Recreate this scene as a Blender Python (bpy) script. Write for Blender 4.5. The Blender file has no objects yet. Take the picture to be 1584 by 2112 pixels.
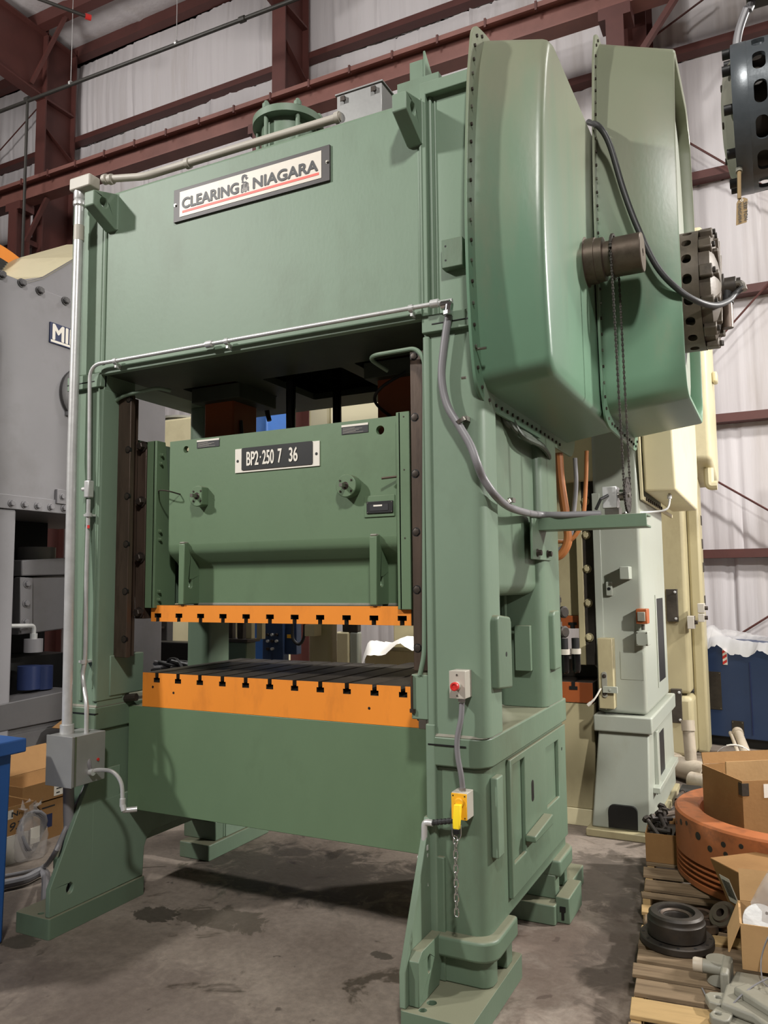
import bpy, bmesh, math, random
from math import sin, cos, pi, radians as R, sqrt
from mathutils import Vector as V, Matrix
from mathutils.geometry import tessellate_polygon

random.seed(7)
sc = bpy.context.scene
COL = sc.collection

# ------------------------------------------------------------------ camera
FPX, YAW, PITCH, ROLL = 1623.73, R(26.5422), R(5.2591), R(-0.5473)
CAM = V((2.384, -3.281, 1.75))
_f = V((-sin(YAW), cos(YAW), 0)); _r = V((cos(YAW), sin(YAW), 0)); _u = V((0, 0, 1))
FW = _f*cos(PITCH) + _u*sin(PITCH); U2 = _u*cos(PITCH) - _f*sin(PITCH)
RT = _r*cos(ROLL) + U2*sin(ROLL); UP = U2*cos(ROLL) - _r*sin(ROLL)
cd = bpy.data.cameras.new('camera'); cam = bpy.data.objects.new('camera', cd); COL.objects.link(cam)
cd.sensor_fit = 'VERTICAL'; cd.sensor_height = 36.0; cd.lens = FPX/2112*36.0
cd.clip_start = .05; cd.clip_end = 200
cam.matrix_world = Matrix(((RT.x, UP.x, -FW.x, CAM.x), (RT.y, UP.y, -FW.y, CAM.y), (RT.z, UP.z, -FW.z, CAM.z), (0, 0, 0, 1)))
sc.camera = cam

def at(px, py, ax, v):
    """point of the plane (axis ax = v) that the photograph shows at pixel px, py"""
    d = FW*FPX + RT*(px-792) - UP*(py-1056)
    return CAM + d*((v-CAM[ax])/d[ax])

# ------------------------------------------------------------------ world, lamps, exposure
w = bpy.data.worlds.new('world'); sc.world = w; w.use_nodes = True
w.node_tree.nodes['Background'].inputs[0].default_value = (.93, .96, 1, 1)
w.node_tree.nodes['Background'].inputs[1].default_value = .06
def lamp(name, loc, aim, watts, size, col=(1, .975, .94), spread=160):
    d = bpy.data.lights.new(name, 'AREA'); d.shape = 'DISK'; d.size = size; d.energy = watts; d.color = col; d.spread = R(spread)
    o = bpy.data.objects.new(name, d); COL.objects.link(o); o.location = loc
    o.rotation_euler = (V(aim)-V(loc)).to_track_quat('-Z', 'Y').to_euler()
lamp('bay_or_fill_lamp', (-6.0, -6.5, 7.8), (-.2, 0, 2.4), 360, .6, spread=120)
lamp('bay_or_fill_lamp', (4.4, -6.5, 9.0), (1.0, 0, 1.6), 315, .8, spread=120)
lamp('dock_door_lamp', (6.8, -2.4, 4.4), (1.45, 2.7, 1.7), 26, .3, spread=40)
lamp('bay_or_fill_lamp', (5.2, 3.2, 8.5), (4.4, 6.5, 3), 270, .8)
lamp('bay_or_fill_lamp', (-1.0, 4.6, 7.5), (-1.0, 5.2, 0), 190, .6, spread=120)
lamp('bay_or_fill_lamp', (-7.5, 1.0, 10.5), (-7.5, 6.5, 7.5), 120, .9)  # fill lamp added to lighten the back wall
lamp('bay_or_fill_lamp', (-1.5, 1.5, 10.5), (-1.5, 6.5, 7.5), 100, .9)  # second added wall fill, farther right
lamp('bay_or_fill_lamp', (-9.0, 2.0, 10.0), (-9.0, 4.5, 13), 130, 1.5, spread=180)  # fill lamp added to lift the ceiling, aimed upward
lamp('bay_or_fill_lamp', (-2.0, 1.0, 10.0), (-2.0, 3.5, 13), 110, 1.5, spread=180)  # second added uplight for the ceiling
lamp('bay_or_fill_lamp', (7.5, 4.0, 5.5), (1.5, 3.0, 1.6), 330, .4, (1, .97, .93), 110)
sc.view_settings.view_transform = 'Standard'; sc.view_settings.look = 'None'
sc.view_settings.exposure = 0.0; sc.view_settings.gamma = 1; sc.view_settings.use_curve_mapping = False

# ------------------------------------------------------------------ materials
def lin(c):
    return tuple((x/255/12.92 if x/255 <= .04045 else ((x/255+.055)/1.055)**2.4) for x in c)
_M = {}
def mat(name, rgb, rough=.5, metal=0., var=.12, scale=3., bump=0., bscale=40., dirt=None, dirt_amt=.0, dirt_scale=2.5, spec=.5, stretch=(1, 1, 1), trans=0., alpha=1., coat=0., dust=0., settled=None):
    """procedural material: base colour with soft variation, patches of dirt, dust on upward faces, fine relief"""
    m = bpy.data.materials.new(name); m.use_nodes = True; nt = m.node_tree; N = nt.nodes; L = nt.links
    b = N['Principled BSDF']; c = lin(rgb)
    b.inputs['Roughness'].default_value = rough; b.inputs['Metallic'].default_value = metal
    b.inputs['Specular IOR Level'].default_value = spec
    b.inputs['Coat Weight'].default_value = coat
    tc = N.new('ShaderNodeTexCoord'); mp = N.new('ShaderNodeMapping'); L.new(tc.outputs['Object'], mp.inputs['Vector'])
    mp.inputs['Scale'].default_value = stretch
    n1 = N.new('ShaderNodeTexNoise'); n1.inputs['Scale'].default_value = scale; n1.inputs['Detail'].default_value = 6; n1.inputs['Roughness'].default_value = .6
    L.new(mp.outputs[0], n1.inputs['Vector'])
    rp = N.new('ShaderNodeValToRGB'); e = rp.color_ramp.elements
    e[0].position = .3; e[1].position = .7
    e[0].color = (*[x*(1-var) for x in c], 1); e[1].color = (*[min(1, x*(1+var)) for x in c], 1)
    L.new(n1.outputs['Fac'], rp.inputs['Fac']); col = rp.outputs['Color']
    def mixin(colr, fac):
        nonlocal col
        mx = N.new('ShaderNodeMix'); mx.data_type = 'RGBA'; L.new(fac, mx.inputs['Factor']); L.new(col, mx.inputs['A']); mx.inputs['B'].default_value = (*lin(colr), 1)
        col = mx.outputs['Result']
    if dirt:
        n2 = N.new('ShaderNodeTexNoise'); n2.inputs['Scale'].default_value = dirt_scale; n2.inputs['Detail'].default_value = 9; n2.inputs['Roughness'].default_value = .68
        L.new(mp.outputs[0], n2.inputs['Vector'])
        r2 = N.new('ShaderNodeValToRGB'); q = r2.color_ramp.elements; q[0].position = .52; q[1].position = .72; q[0].color = (0, 0, 0, 1); q[1].color = (dirt_amt,)*3+(1,)
        L.new(n2.outputs['Fac'], r2.inputs['Fac']); mixin(dirt, r2.outputs['Color'])
    if dust:
        g = N.new('ShaderNodeNewGeometry'); sx = N.new('ShaderNodeSeparateXYZ'); L.new(g.outputs['Normal'], sx.inputs[0])
        mr = N.new('ShaderNodeMapRange'); mr.inputs['From Min'].default_value = .55; mr.inputs['From Max'].default_value = .95; mr.inputs['To Max'].default_value = dust
        L.new(sx.outputs['Z'], mr.inputs['Value']); mixin((126, 118, 98), mr.outputs[0])
    if settled:                                       # old dust film, thicker the higher up the sheet metal, streaked
        z0, z1, amt, dcol = settled
        sp = N.new('ShaderNodeSeparateXYZ'); L.new(tc.outputs['Object'], sp.inputs[0])
        n4 = N.new('ShaderNodeTexNoise'); n4.inputs['Scale'].default_value = 3; n4.inputs['Detail'].default_value = 8
        m4 = N.new('ShaderNodeMapping'); m4.inputs['Scale'].default_value = (3, 3, .4); L.new(tc.outputs['Object'], m4.inputs[0]); L.new(m4.outputs[0], n4.inputs['Vector'])
        ad = N.new('ShaderNodeMath'); ad.operation = 'MULTIPLY_ADD'; ad.inputs[1].default_value = 1.2; L.new(n4.outputs['Fac'], ad.inputs[0]); L.new(sp.outputs['Z'], ad.inputs[2])
        mr = N.new('ShaderNodeMapRange'); mr.inputs['From Min'].default_value = z0+.6; mr.inputs['From Max'].default_value = z1+.6; mr.inputs['To Max'].default_value = amt
        L.new(ad.outputs[0], mr.inputs['Value']); mixin(dcol, mr.outputs[0])
    L.new(col, b.inputs['Base Color'])
    if bump:
        n3 = N.new('ShaderNodeTexNoise'); n3.inputs['Scale'].default_value = bscale; n3.inputs['Detail'].default_value = 4; L.new(mp.outputs[0], n3.inputs['Vector'])
        bp = N.new('ShaderNodeBump'); bp.inputs['Strength'].default_value = bump; bp.inputs['Distance'].default_value = .01
        L.new(n3.outputs['Fac'], bp.inputs['Height']); L.new(bp.outputs[0], b.inputs['Normal'])
    if trans: b.inputs['Transmission Weight'].default_value = trans
    if alpha < 1: b.inputs['Alpha'].default_value = alpha
    _M[name] = m
    return m

mat('green', (114, 134, 114), .52, 0, .06, 1.3, .05, 60, (84, 92, 70), .35, 1.6, .45, (1, 1, .55), dust=.55)
mat('green_guard', (98, 130, 106), .36, 0, .08, 1.1, .04, 50, (132, 126, 104), .7, .9, .5, (1, 1, .45), dust=.6, settled=(3.1, 4.1, .72, (134, 130, 110)))
mat('green_slide', (98, 120, 92), .45, 0, .05, 2, .04, 70, (70, 82, 60), .3, 2.2, .4, (1, 1, .5), dust=.5)
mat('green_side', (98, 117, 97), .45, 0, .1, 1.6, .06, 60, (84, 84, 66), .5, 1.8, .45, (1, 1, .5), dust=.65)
mat('orange', (232, 140, 48), .5, 0, .05, 3, .04, 60, (150, 84, 36), .35, 5, .4, (1, 1, .35))
mat('orange_old', (166, 98, 58), .5, 0, .14, 3, .06, 30, (84, 60, 46), .85, 5, .4)
mat('rod_orange', (150, 78, 36), .5, 0, .1, 4)
mat('bed_steel', (66, 60, 52), .55, .4, .25, 9, .1, 40, (40, 36, 30), .6, 6)
mat('gib_bronze', (82, 68, 58), .45, .35, .25, 4, .06, 30, (44, 32, 26), .8, 3, .5, (3, 3, .5))
mat('dark_bolt', (70, 62, 56), .45, .6, .2, 9)
mat('steel', (150, 146, 138), .32, .9, .12, 8)
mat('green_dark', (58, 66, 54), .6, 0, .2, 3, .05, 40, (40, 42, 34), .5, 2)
mat('chrome', (215, 215, 215), .16, 1., .05, 8)
mat('galvanised', (208, 208, 206), .34, .45, .1, 14, .03, 60)
mat('box_steel', (150, 150, 148), .42, .35, .08, 6, .03, 50, (120, 118, 112), .5, 3)
mat('shaft_steel', (104, 92, 82), .42, .7, .25, 9, .06, 40, (60, 48, 40), .7, 9)
mat('black_iron', (56, 51, 46), .5, .4, .3, 9, .1, 30, (78, 66, 52), .5, 7)
mat('clutch_iron', (86, 77, 66), .5, .2, .25, 8, .12, 30, (40, 34, 28), .6, 6)
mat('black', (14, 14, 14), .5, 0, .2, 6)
mat('black_gloss', (16, 16, 17), .15, .3, .1, 6)
mat('rubber', (44, 44, 44), .5, 0, .15, 9)
mat('hose_grey', (122, 120, 122), .45, 0, .06, 8)
mat('cable_dark', (78, 74, 66), .55, 0, .1, 6)
mat('hose_orange', (156, 96, 50), .5, 0, .1, 6)
mat('plastic_grey', (176, 170, 158), .5, 0, .04, 8)
mat('red', (196, 48, 44), .35, 0, .05, 8)
mat('yellow', (240, 178, 40), .45, 0, .05, 8)
mat('yellow_bright', (248, 214, 40), .4, 0, .04, 8)
mat('white_print', (226, 218, 204), .5, 0, .04, 8)
mat('plate_face', (214, 206, 192), .45, 0, .05, 6, 0, 40, (170, 150, 130), .4, 6)
mat('plate_frame', (62, 58, 57), .5, .2, .08, 10)
mat('ink', (40, 40, 42), .5, 0, .05, 8)
mat('red_print', (226, 92, 78), .5, 0, .04, 8)
mat('grey_press', (128, 126, 128), .42, 0, .05, 2, .03, 40, (104, 100, 98), .4, 1.5, .45)
mat('grey_press_dark', (78, 76, 76), .5, 0, .1, 2, .04, 40, (50, 46, 44), .5, 2)
mat('navy', (30, 42, 78), .4, 0, .06, 6)
mat('cream', (206, 196, 160), .45, 0, .05, 2, .03, 40, (150, 138, 104), .35, 2, .4, dust=.3)
mat('tan', (168, 158, 124), .42, 0, .05, 2, .03, 40, (120, 108, 80), .45, 2, .45, (1, 1, .5))
mat('sage', (154, 158, 146), .36, 0, .05, 2, .03, 40, (128, 124, 100), .4, 2, .5, (1, 1, .5))
mat('blue', (40, 86, 150), .45, 0, .06, 4, .04, 50, (30, 56, 96), .4, 3)
mat('blue_cabinet', (42, 60, 92), .42, 0, .06, 3, .02, 50)
mat('red_steel', (88, 50, 45), .55, 0, .12, 2.2, .05, 40, (70, 40, 36), .5, 1.2)
mat('red_steel_light', (122, 80, 72), .55, 0, .14, 2.2, .05, 40, (96, 58, 50), .5, 1.4)
mat('insulation', (210, 205, 206), .5, 0, .03, 1.4, .6, 7, (176, 166, 158), .5, .9, .4, (2.2, 2.2, .10))
mat('pipe_dark', (56, 54, 50), .5, .3, .1, 4)
mat('cardboard', (146, 110, 70), .8, 0, .08, 5, .08, 60, (128, 92, 56), .4, 4, .2)
mat('cardboard_pale', (172, 138, 96), .8, 0, .08, 5, .08, 60, (150, 116, 76), .4, 4, .2)
mat('white_box', (196, 190, 180), .7, 0, .06, 5, .04, 60, (150, 140, 126), .5, 5, .3)
mat('wood', (122, 104, 82), .8, 0, .18, 2.5, .25, 30, (72, 56, 42), .8, 2.2, .2, (1, 14, 14))
mat('wood_pale', (172, 144, 100), .8, 0, .15, 3, .2, 30, (104, 78, 52), .7, 3, .2, (1, 14, 14))
mat('bag', (206, 198, 192), .18, 0, .02, 4, .5, 9, None, 0, 1, .6, (1, 1, 1), 0, .38)
mat('film', (226, 224, 222), .25, 0, .03, 4, .6, 8, None, 0, 1, .6, (1, 1, 1), 0, .5)
mat('white_sheet', (238, 234, 226), .45, 0, .03, 4, .3, 8)
mat('pvc', (176, 164, 146), .45, 0, .08, 5, .04, 40, (110, 96, 80), .6, 4)
mat('cast_grey', (134, 132, 120), .5, 0, .1, 5, .1, 30, (96, 92, 80), .5, 5, dust=.3)
mat('motor_blue', (82, 88, 92), .34, .25, .1, 4, .08, 30, (44, 50, 54), .5, 3, .6)
mat('tag_kraft', (150, 126, 88), .7, 0, .1, 9)
mat('bucket_grey', (66, 68, 62), .4, .2, .1, 6, .05, 40)
mat('lid_red', (150, 38, 46), .4, 0, .08, 9, .05, 40)
mat('label_white', (222, 216, 204), .6, 0, .03, 9)

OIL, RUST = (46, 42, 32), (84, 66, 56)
STAINS_AND_PATCHES = [(*at(318, 1885, 2, 0)[:2], .16, .10, .8, .12, OIL), (*at(450, 1895, 2, 0)[:2], .3, .16, .65, .15, (64, 58, 46)), (*at(790, 1972, 2, 0)[:2], .06, .04, .7, .1, OIL), (*at(640, 1800, 2, 0)[:2], .9, .45, .75, .5, (40, 36, 30)),  # last on this line: wide dark patch under the press
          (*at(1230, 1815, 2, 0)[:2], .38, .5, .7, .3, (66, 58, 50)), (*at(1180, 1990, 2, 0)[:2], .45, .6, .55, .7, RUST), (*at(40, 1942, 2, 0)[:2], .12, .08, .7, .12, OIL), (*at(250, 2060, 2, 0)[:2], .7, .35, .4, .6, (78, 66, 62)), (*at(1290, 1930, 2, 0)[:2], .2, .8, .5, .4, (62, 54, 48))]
def patch_ramp(N, L, d, amt, soft):
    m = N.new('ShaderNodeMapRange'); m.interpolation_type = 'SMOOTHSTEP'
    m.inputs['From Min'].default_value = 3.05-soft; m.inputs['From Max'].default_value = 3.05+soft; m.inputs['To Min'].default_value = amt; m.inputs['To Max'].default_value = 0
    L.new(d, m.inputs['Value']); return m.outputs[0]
def floor_material():
    m = bpy.data.materials.new('concrete'); m.use_nodes = True; nt = m.node_tree; N = nt.nodes; L = nt.links; b = N['Principled BSDF']
    tc = N.new('ShaderNodeTexCoord')
    def noise(s, det=8, rough=.6, dist=0.):
        n = N.new('ShaderNodeTexNoise'); n.inputs['Scale'].default_value = s; n.inputs['Detail'].default_value = det; n.inputs['Roughness'].default_value = rough; n.inputs['Distortion'].default_value = dist
        L.new(tc.outputs['Object'], n.inputs['Vector']); return n.outputs['Fac']
    def ramp(fac, p0, p1, c0, c1):
        r = N.new('ShaderNodeValToRGB'); e = r.color_ramp.elements; e[0].position = p0; e[1].position = p1; e[0].color = (*c0, 1); e[1].color = (*c1, 1); L.new(fac, r.inputs['Fac']); return r.outputs['Color']
    def mix(a, bb, fac, mode='MIX'):
        x = N.new('ShaderNodeMix'); x.data_type = 'RGBA'; x.blend_type = mode
        if isinstance(fac, float): x.inputs['Factor'].default_value = fac
        else: L.new(fac, x.inputs['Factor'])
        L.new(a, x.inputs['A'])
        if isinstance(bb, tuple): x.inputs['B'].default_value = (*bb, 1)
        else: L.new(bb, x.inputs['B'])
        return x.outputs['Result']
    base = ramp(noise(1.1, 10, .65, .4), .32, .7, lin((104, 92, 82)), lin((150, 138, 126)))
    grit = ramp(noise(26, 6, .7), .3, .75, (.72, .72, .72), (1.12, 1.12, 1.12))
    c = mix(base, grit, 1.0, 'MULTIPLY')
    oil = ramp(noise(2.3, 7, .62, 1.1), .60, .66, (0, 0, 0), (.75, .75, .75))
    c = mix(c, lin((52, 46, 36)), oil)
    spots = ramp(noise(9, 3, .5, .3), .70, .73, (0, 0, 0), (.6, .6, .6))
    c = mix(c, lin((44, 36, 32)), spots)
    # old oil and rust stains, wide dark patches, each with its own ragged outline
    sx = N.new('ShaderNodeSeparateXYZ'); L.new(tc.outputs['Object'], sx.inputs[0]); rag = noise(5.5, 9, .68, .8)
    def mth(op, a, bb, cc=None):
        n = N.new('ShaderNodeMath'); n.operation = op
        for i, q in enumerate((a, bb, cc)):
            if q is None: continue
            if isinstance(q, (int, float)): n.inputs[i].default_value = q
            else: L.new(q, n.inputs[i])
        return n.outputs[0]
    for (x, y, rx, ry, amt, soft, colr) in STAINS_AND_PATCHES:
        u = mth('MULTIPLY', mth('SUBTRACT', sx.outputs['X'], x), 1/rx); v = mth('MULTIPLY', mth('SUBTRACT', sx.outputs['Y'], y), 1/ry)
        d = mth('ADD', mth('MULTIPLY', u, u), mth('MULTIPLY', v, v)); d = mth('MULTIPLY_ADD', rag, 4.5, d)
        c = mix(c, lin(colr), patch_ramp(N, L, d, amt, soft))
    L.new(c, b.inputs['Base Color'])
    rr = ramp(noise(2.3, 7, .62, 1.1), .55, .68, (.7, .7, .7), (.32, .32, .32)); L.new(rr, b.inputs['Roughness'])
    bp = N.new('ShaderNodeBump'); bp.inputs['Strength'].default_value = .25; bp.inputs['Distance'].default_value = .01; L.new(noise(30, 8, .7), bp.inputs['Height']); L.new(bp.outputs[0], b.inputs['Normal'])
    _M['concrete'] = m
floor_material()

# ------------------------------------------------------------------ mesh helpers
class MB:
    """collects solids; build() links them as ONE mesh object"""
    def __init__(s): s.v = []; s.f = []; s.mi = []; s.cur = 0
    def _add(s, vs, fs):
        o = len(s.v); s.v += [tuple(p) for p in vs]; s.f += [[i+o for i in f] for f in fs]; s.mi += [s.cur]*len(fs); return s
    def slot(s, i): s.cur = i; return s
    def box(s, x0, x1, y0, y1, z0, z1):
        return s._add([(x0, y0, z0), (x1, y0, z0), (x1, y1, z0), (x0, y1, z0), (x0, y0, z1), (x1, y0, z1), (x1, y1, z1), (x0, y1, z1)],
                      [(3, 2, 1, 0), (4, 5, 6, 7), (0, 1, 5, 4), (1, 2, 6, 5), (2, 3, 7, 6), (3, 0, 4, 7)])
    def prism(s, pts, ax, a, b, holes=()):
        """polygon (in the two axes other than ax, in order) pushed from a to b along ax"""
        def P(p, h): q = [p[0], p[1]]; q.insert(ax, h); return q
        loops = [list(pts)]+[list(h) for h in holes]; n = sum(map(len, loops)); flat = [p for l in loops for p in l]
        vs = [P(p, a) for p in flat]+[P(p, b) for p in flat]; fs = []
        if holes:
            for t in tessellate_polygon([[V((p[0], p[1], 0)) for p in l] for l in loops]): fs += [list(t), [i+n for i in reversed(t)]]
        else: fs += [list(range(n)), list(range(2*n-1, n-1, -1))]
        o = 0
        for l in loops:
            k = len(l)
            for i in range(k): j = (i+1) % k; fs.append((o+i, o+j, o+j+n, o+i+n))
            o += k
        return s._add(vs, fs)
    def ring(s, rings, cap=True, closed=True):
        """loft through rings of equally many points"""
        k = len(rings[0]); vs = [p for r in rings for p in r]; fs = []
        for q in range(len(rings)-1):
            for i in range(k if closed else k-1): j = (i+1) % k; fs.append((q*k+i, q*k+j, (q+1)*k+j, (q+1)*k+i))
        if cap: fs += [list(range(k-1, -1, -1)), list(range((len(rings)-1)*k, len(rings)*k))]
        return s._add(vs, fs)
    def lathe(s, prof, o, d, n=32, cap=True, a0=0., a1=2*pi):
        """profile of (radius, height) turned about the axis d from o"""
        o = V(o); d = V(d).normalized(); u = d.orthogonal().normalized(); v = d.cross(u); full = abs(a1-a0-2*pi) < 1e-6
        k = n if full else n+1
        rs = [[o+d*h+(u*cos(a0+(a1-a0)*i/n)+v*sin(a0+(a1-a0)*i/n))*r for i in range(k)] for r, h in prof]
        return s.ring(rs, cap and full, full)
    def cyl(s, p0, p1, r0, r1=None, n=20):
        p0 = V(p0); d = V(p1)-p0; return s.lathe([(r0, 0), (r0 if r1 is None else r1, d.length)], p0, d, n)
    def pipe(s, p0, p1, ro, ri, n=24):
        p0 = V(p0); d = V(p1)-p0; h = d.length; return s.lathe([(ri, 0), (ro, 0), (ro, h), (ri, h), (ri, 0)], p0, d, n, cap=False)
    def tube(s, path, r, n=10, closed=False):
        P = [V(p) for p in path]; K = len(P); rs = []; prev = None
        for i in range(K):
            t = (P[(i+1) % K]-P[i-1]) if closed else (P[min(i+1, K-1)]-P[max(i-1, 0)])
            t.normalize()
            u = t.orthogonal().normalized() if prev is None else (prev-t*prev.dot(t)).normalized()
            prev = u; v = t.cross(u); rr = r[i] if isinstance(r, (list, tuple)) else r
            rs.append([P[i]+(u*cos(2*pi*a/n)+v*sin(2*pi*a/n))*rr for a in range(n)])
        if closed: rs.append(rs[0])
        return s.ring(rs, not closed)
    def hexa(s, c, d, af, h):
        """hexagon head: centre of its foot c, direction d, half width af, height h"""
        return s.lathe([(af*1.15, 0), (af*1.15, h*.85), (af*.95, h)], c, d, 6)
    def bolt(s, c, d, r, h, washer=True):
        d = V(d).normalized()
        if washer: s.cyl(c, V(c)+d*h*.25, r*1.55, n=16)
        return s.hexa(V(c)+d*(h*.25 if washer else 0), d, r, h*.75)
    def build(s, name, m, parent=None, bevel=0., seg=2, smooth=35, matfn=None, solid=0.):
        me = bpy.data.meshes.new(name); me.from_pydata(s.v, [], s.f)
        for i, p in enumerate(me.polygons): p.material_index = s.mi[i]
        bm = bmesh.new(); bm.from_mesh(me); bmesh.ops.remove_doubles(bm, verts=bm.verts, dist=1e-5) if not bevel and False else None
        bmesh.ops.recalc_face_normals(bm, faces=bm.faces); bm.to_mesh(me); bm.free()
        ms = m if isinstance(m, (list, tuple)) else [m]
        for x in ms: me.materials.append(_M[x])
        if matfn:
            for p in me.polygons: p.material_index = matfn(p.center, p.normal)
        if smooth:
            me.shade_smooth(); me.set_sharp_from_angle(angle=R(smooth))
        o = bpy.data.objects.new(name, me); COL.objects.link(o)
        if solid:
            q = o.modifiers.new('solid', 'SOLIDIFY'); q.thickness = solid; q.offset = 0
        if bevel:
            q = o.modifiers.new('bevel', 'BEVEL'); q.width = bevel; q.segments = seg; q.limit_method = 'ANGLE'; q.angle_limit = R(40)
        if parent: put(o, parent)
        return o
def put(o, parent):
    o.parent = parent
    top = parent
    t = V(parent.matrix_basis.translation)
    while top.parent: top = top.parent; t += V(top.matrix_basis.translation)
    if parent.type == 'EMPTY': o.matrix_parent_inverse = parent.matrix_basis.inverted()
def tag(o, label=None, cat=None, group=None, kind=None):
    for k, v in (('label', label), ('category', cat), ('group', group), ('kind', kind)):
        if v: o[k] = v
    return o
def thing(name, label, cat, loc=(0, 0, 0), group=None):
    o = bpy.data.objects.new(name, None); COL.objects.link(o); o.empty_display_size = .1; o.matrix_basis = Matrix.Translation(loc)
    return tag(o, label, cat, group)
def struct(name):
    o = bpy.data.objects.new(name, None); COL.objects.link(o); o['kind'] = 'structure'; return o
def dup(o, parent=None, delta=None, M=None):
    c = o.copy(); COL.objects.link(c)
    if parent is not None: c.parent = parent
    for ch in list(o.children): dup(ch, c)
    return c
def rrect(x0, x1, y0, y1, r, n=5, which='1111'):
    """rounded rectangle, corners in the order ll, lr, ur, ul"""
    out = []
    for k, (cx, cy, a) in enumerate(((x0+r, y0+r, pi), (x1-r, y0+r, 1.5*pi), (x1-r, y1-r, 0), (x0+r, y1-r, .5*pi))):
        if which[k] == '1': out += [(cx+r*cos(a+i*pi/2/n), cy+r*sin(a+i*pi/2/n)) for i in range(n+1)]
        else: out.append(((x0, x1, x1, x0)[k], (y0, y0, y1, y1)[k]))
    return out
def circ(cx, cy, r, n=20, ry=None): return [(cx+r*cos(2*pi*i/n), cy+(ry or r)*sin(2*pi*i/n)) for i in range(n)]
def curve(pts, n=8):
    """Catmull-Rom path through the points"""
    P = [V(p) for p in pts]; P = [2*P[0]-P[1]]+P+[2*P[-1]-P[-2]]; out = []
    for i in range(1, len(P)-2):
        for k in range(n):
            t = k/n; a, b, c, d = P[i-1:i+3]
            out.append(.5*((2*b)+(c-a)*t+(2*a-5*b+4*c-d)*t*t+(3*b-a-3*c+d)*t**3))
    return out+[P[-2]]
def round_path(pts, r, n=6):
    """polyline with its corners rounded"""
    P = [V(p) for p in pts]; out = [P[0]]
    for i in range(1, len(P)-1):
        a = (P[i-1]-P[i]); b = (P[i+1]-P[i]); k = min(r, a.length*.45, b.length*.45); s_ = P[i]+a.normalized()*k; e = P[i]+b.normalized()*k
        for j in range(n+1): t = j/n; out.append(s_*(1-t)**2+P[i]*2*t*(1-t)+e*t*t)
    return out+[P[-1]]
def text(name, body, origin, xdir, updir, height, m, parent=None, width=None, depth=.002, bold=0., align='LEFT', shear=0., fat=0.):
    """lettering as a mesh: origin is the lower left corner of the first letter"""
    cu = bpy.data.curves.new(name, 'FONT'); cu.body = body; cu.size = 1; cu.extrude = 0; cu.offset = bold; cu.shear = shear
    o = bpy.data.objects.new(name, cu); COL.objects.link(o)
    me = bpy.data.meshes.new_from_object(o.evaluated_get(bpy.context.evaluated_depsgraph_get())); bpy.data.objects.remove(o); bpy.data.curves.remove(cu)
    xs = [v.co.x for v in me.vertices]; ys = [v.co.y for v in me.vertices]; x0, x1, y0, y1 = min(xs), max(xs), min(ys), max(ys)
    sy = height/(y1-y0); sx = width/(x1-x0) if width else sy
    X = V(xdir).normalized(); Yv = V(updir).normalized(); Z = X.cross(Yv); O = V(origin)
    for v in me.vertices: v.co = O+X*((v.co.x-x0)*sx)+Yv*((v.co.y-y0)*sy)+Z*depth
    if fat:                                           # heavier strokes: the outline laid again around itself
        bm = bmesh.new(); bm.from_mesh(me)
        for k in range(8):
            tmp = me.copy(); d_ = (X*cos(k*pi/4)+Yv*sin(k*pi/4))*fat*height+Z*(.00002*(k+1))
            for v in tmp.vertices: v.co += d_
            bm.from_mesh(tmp); bpy.data.meshes.remove(tmp)
        bm.to_mesh(me); bm.free()
    me.materials.append(_M[m]); q = bpy.data.objects.new(name, me); COL.objects.link(q)
    if parent: put(q, parent)
    return q
def wrapped_slots(o, ro, ri, x0, x1, n, slot_w, slot_l, nc, m, name, par, phase=0., x_slots=None):
    """drum wall about the X axis through o, with rounded slots, as true openings"""
    mb = MB(); xs = x_slots or [(x0+x1)/2]; edges = [x0]+[(xs[i]+xs[i+1])/2 for i in range(len(xs)-1)]+[x1]
    da = 2*pi/n; k = 8
    for ci, xc in enumerate(xs):
        a0, a1 = edges[ci], edges[ci+1]
        s0, s1 = -da*ro/2, da*ro/2
        outer = [(a0, s0+(s1-s0)*i/k) for i in range(k)]+[(a0+(a1-a0)*i/2, s1) for i in range(2)]+[(a1, s1-(s1-s0)*i/k) for i in range(k)]+[(a1-(a1-a0)*i/2, s0) for i in range(2)]
        hole = rrect(xc-slot_w/2, xc+slot_w/2, -slot_l/2, slot_l/2, min(slot_w, slot_l)*.45, 4)
        tris = tessellate_polygon([[V((p[0], p[1], 0)) for p in outer], [V((p[0], p[1], 0)) for p in hole]])
        flat = outer+hole; no = len(outer); nh = len(hole)
        for j in range(n):
            A0 = da*j+phase
            f = lambda p, r: (o[0]+p[0], o[1]+r*cos(A0+p[1]/ro), o[2]+r*sin(A0+p[1]/ro))
            vs = [f(p, ro) for p in flat]+[f(p, ri) for p in flat]; N_ = len(flat)
            fs = [list(t_) for t_ in tris]+[[i+N_ for i in reversed(t_)] for t_ in tris]
            fs += [(no+i, no+(i+1) % nh, no+(i+1) % nh+N_, no+i+N_) for i in range(nh)]
            mb._add(vs, fs)
    return mb.build(name, m, par, smooth=50)
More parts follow.
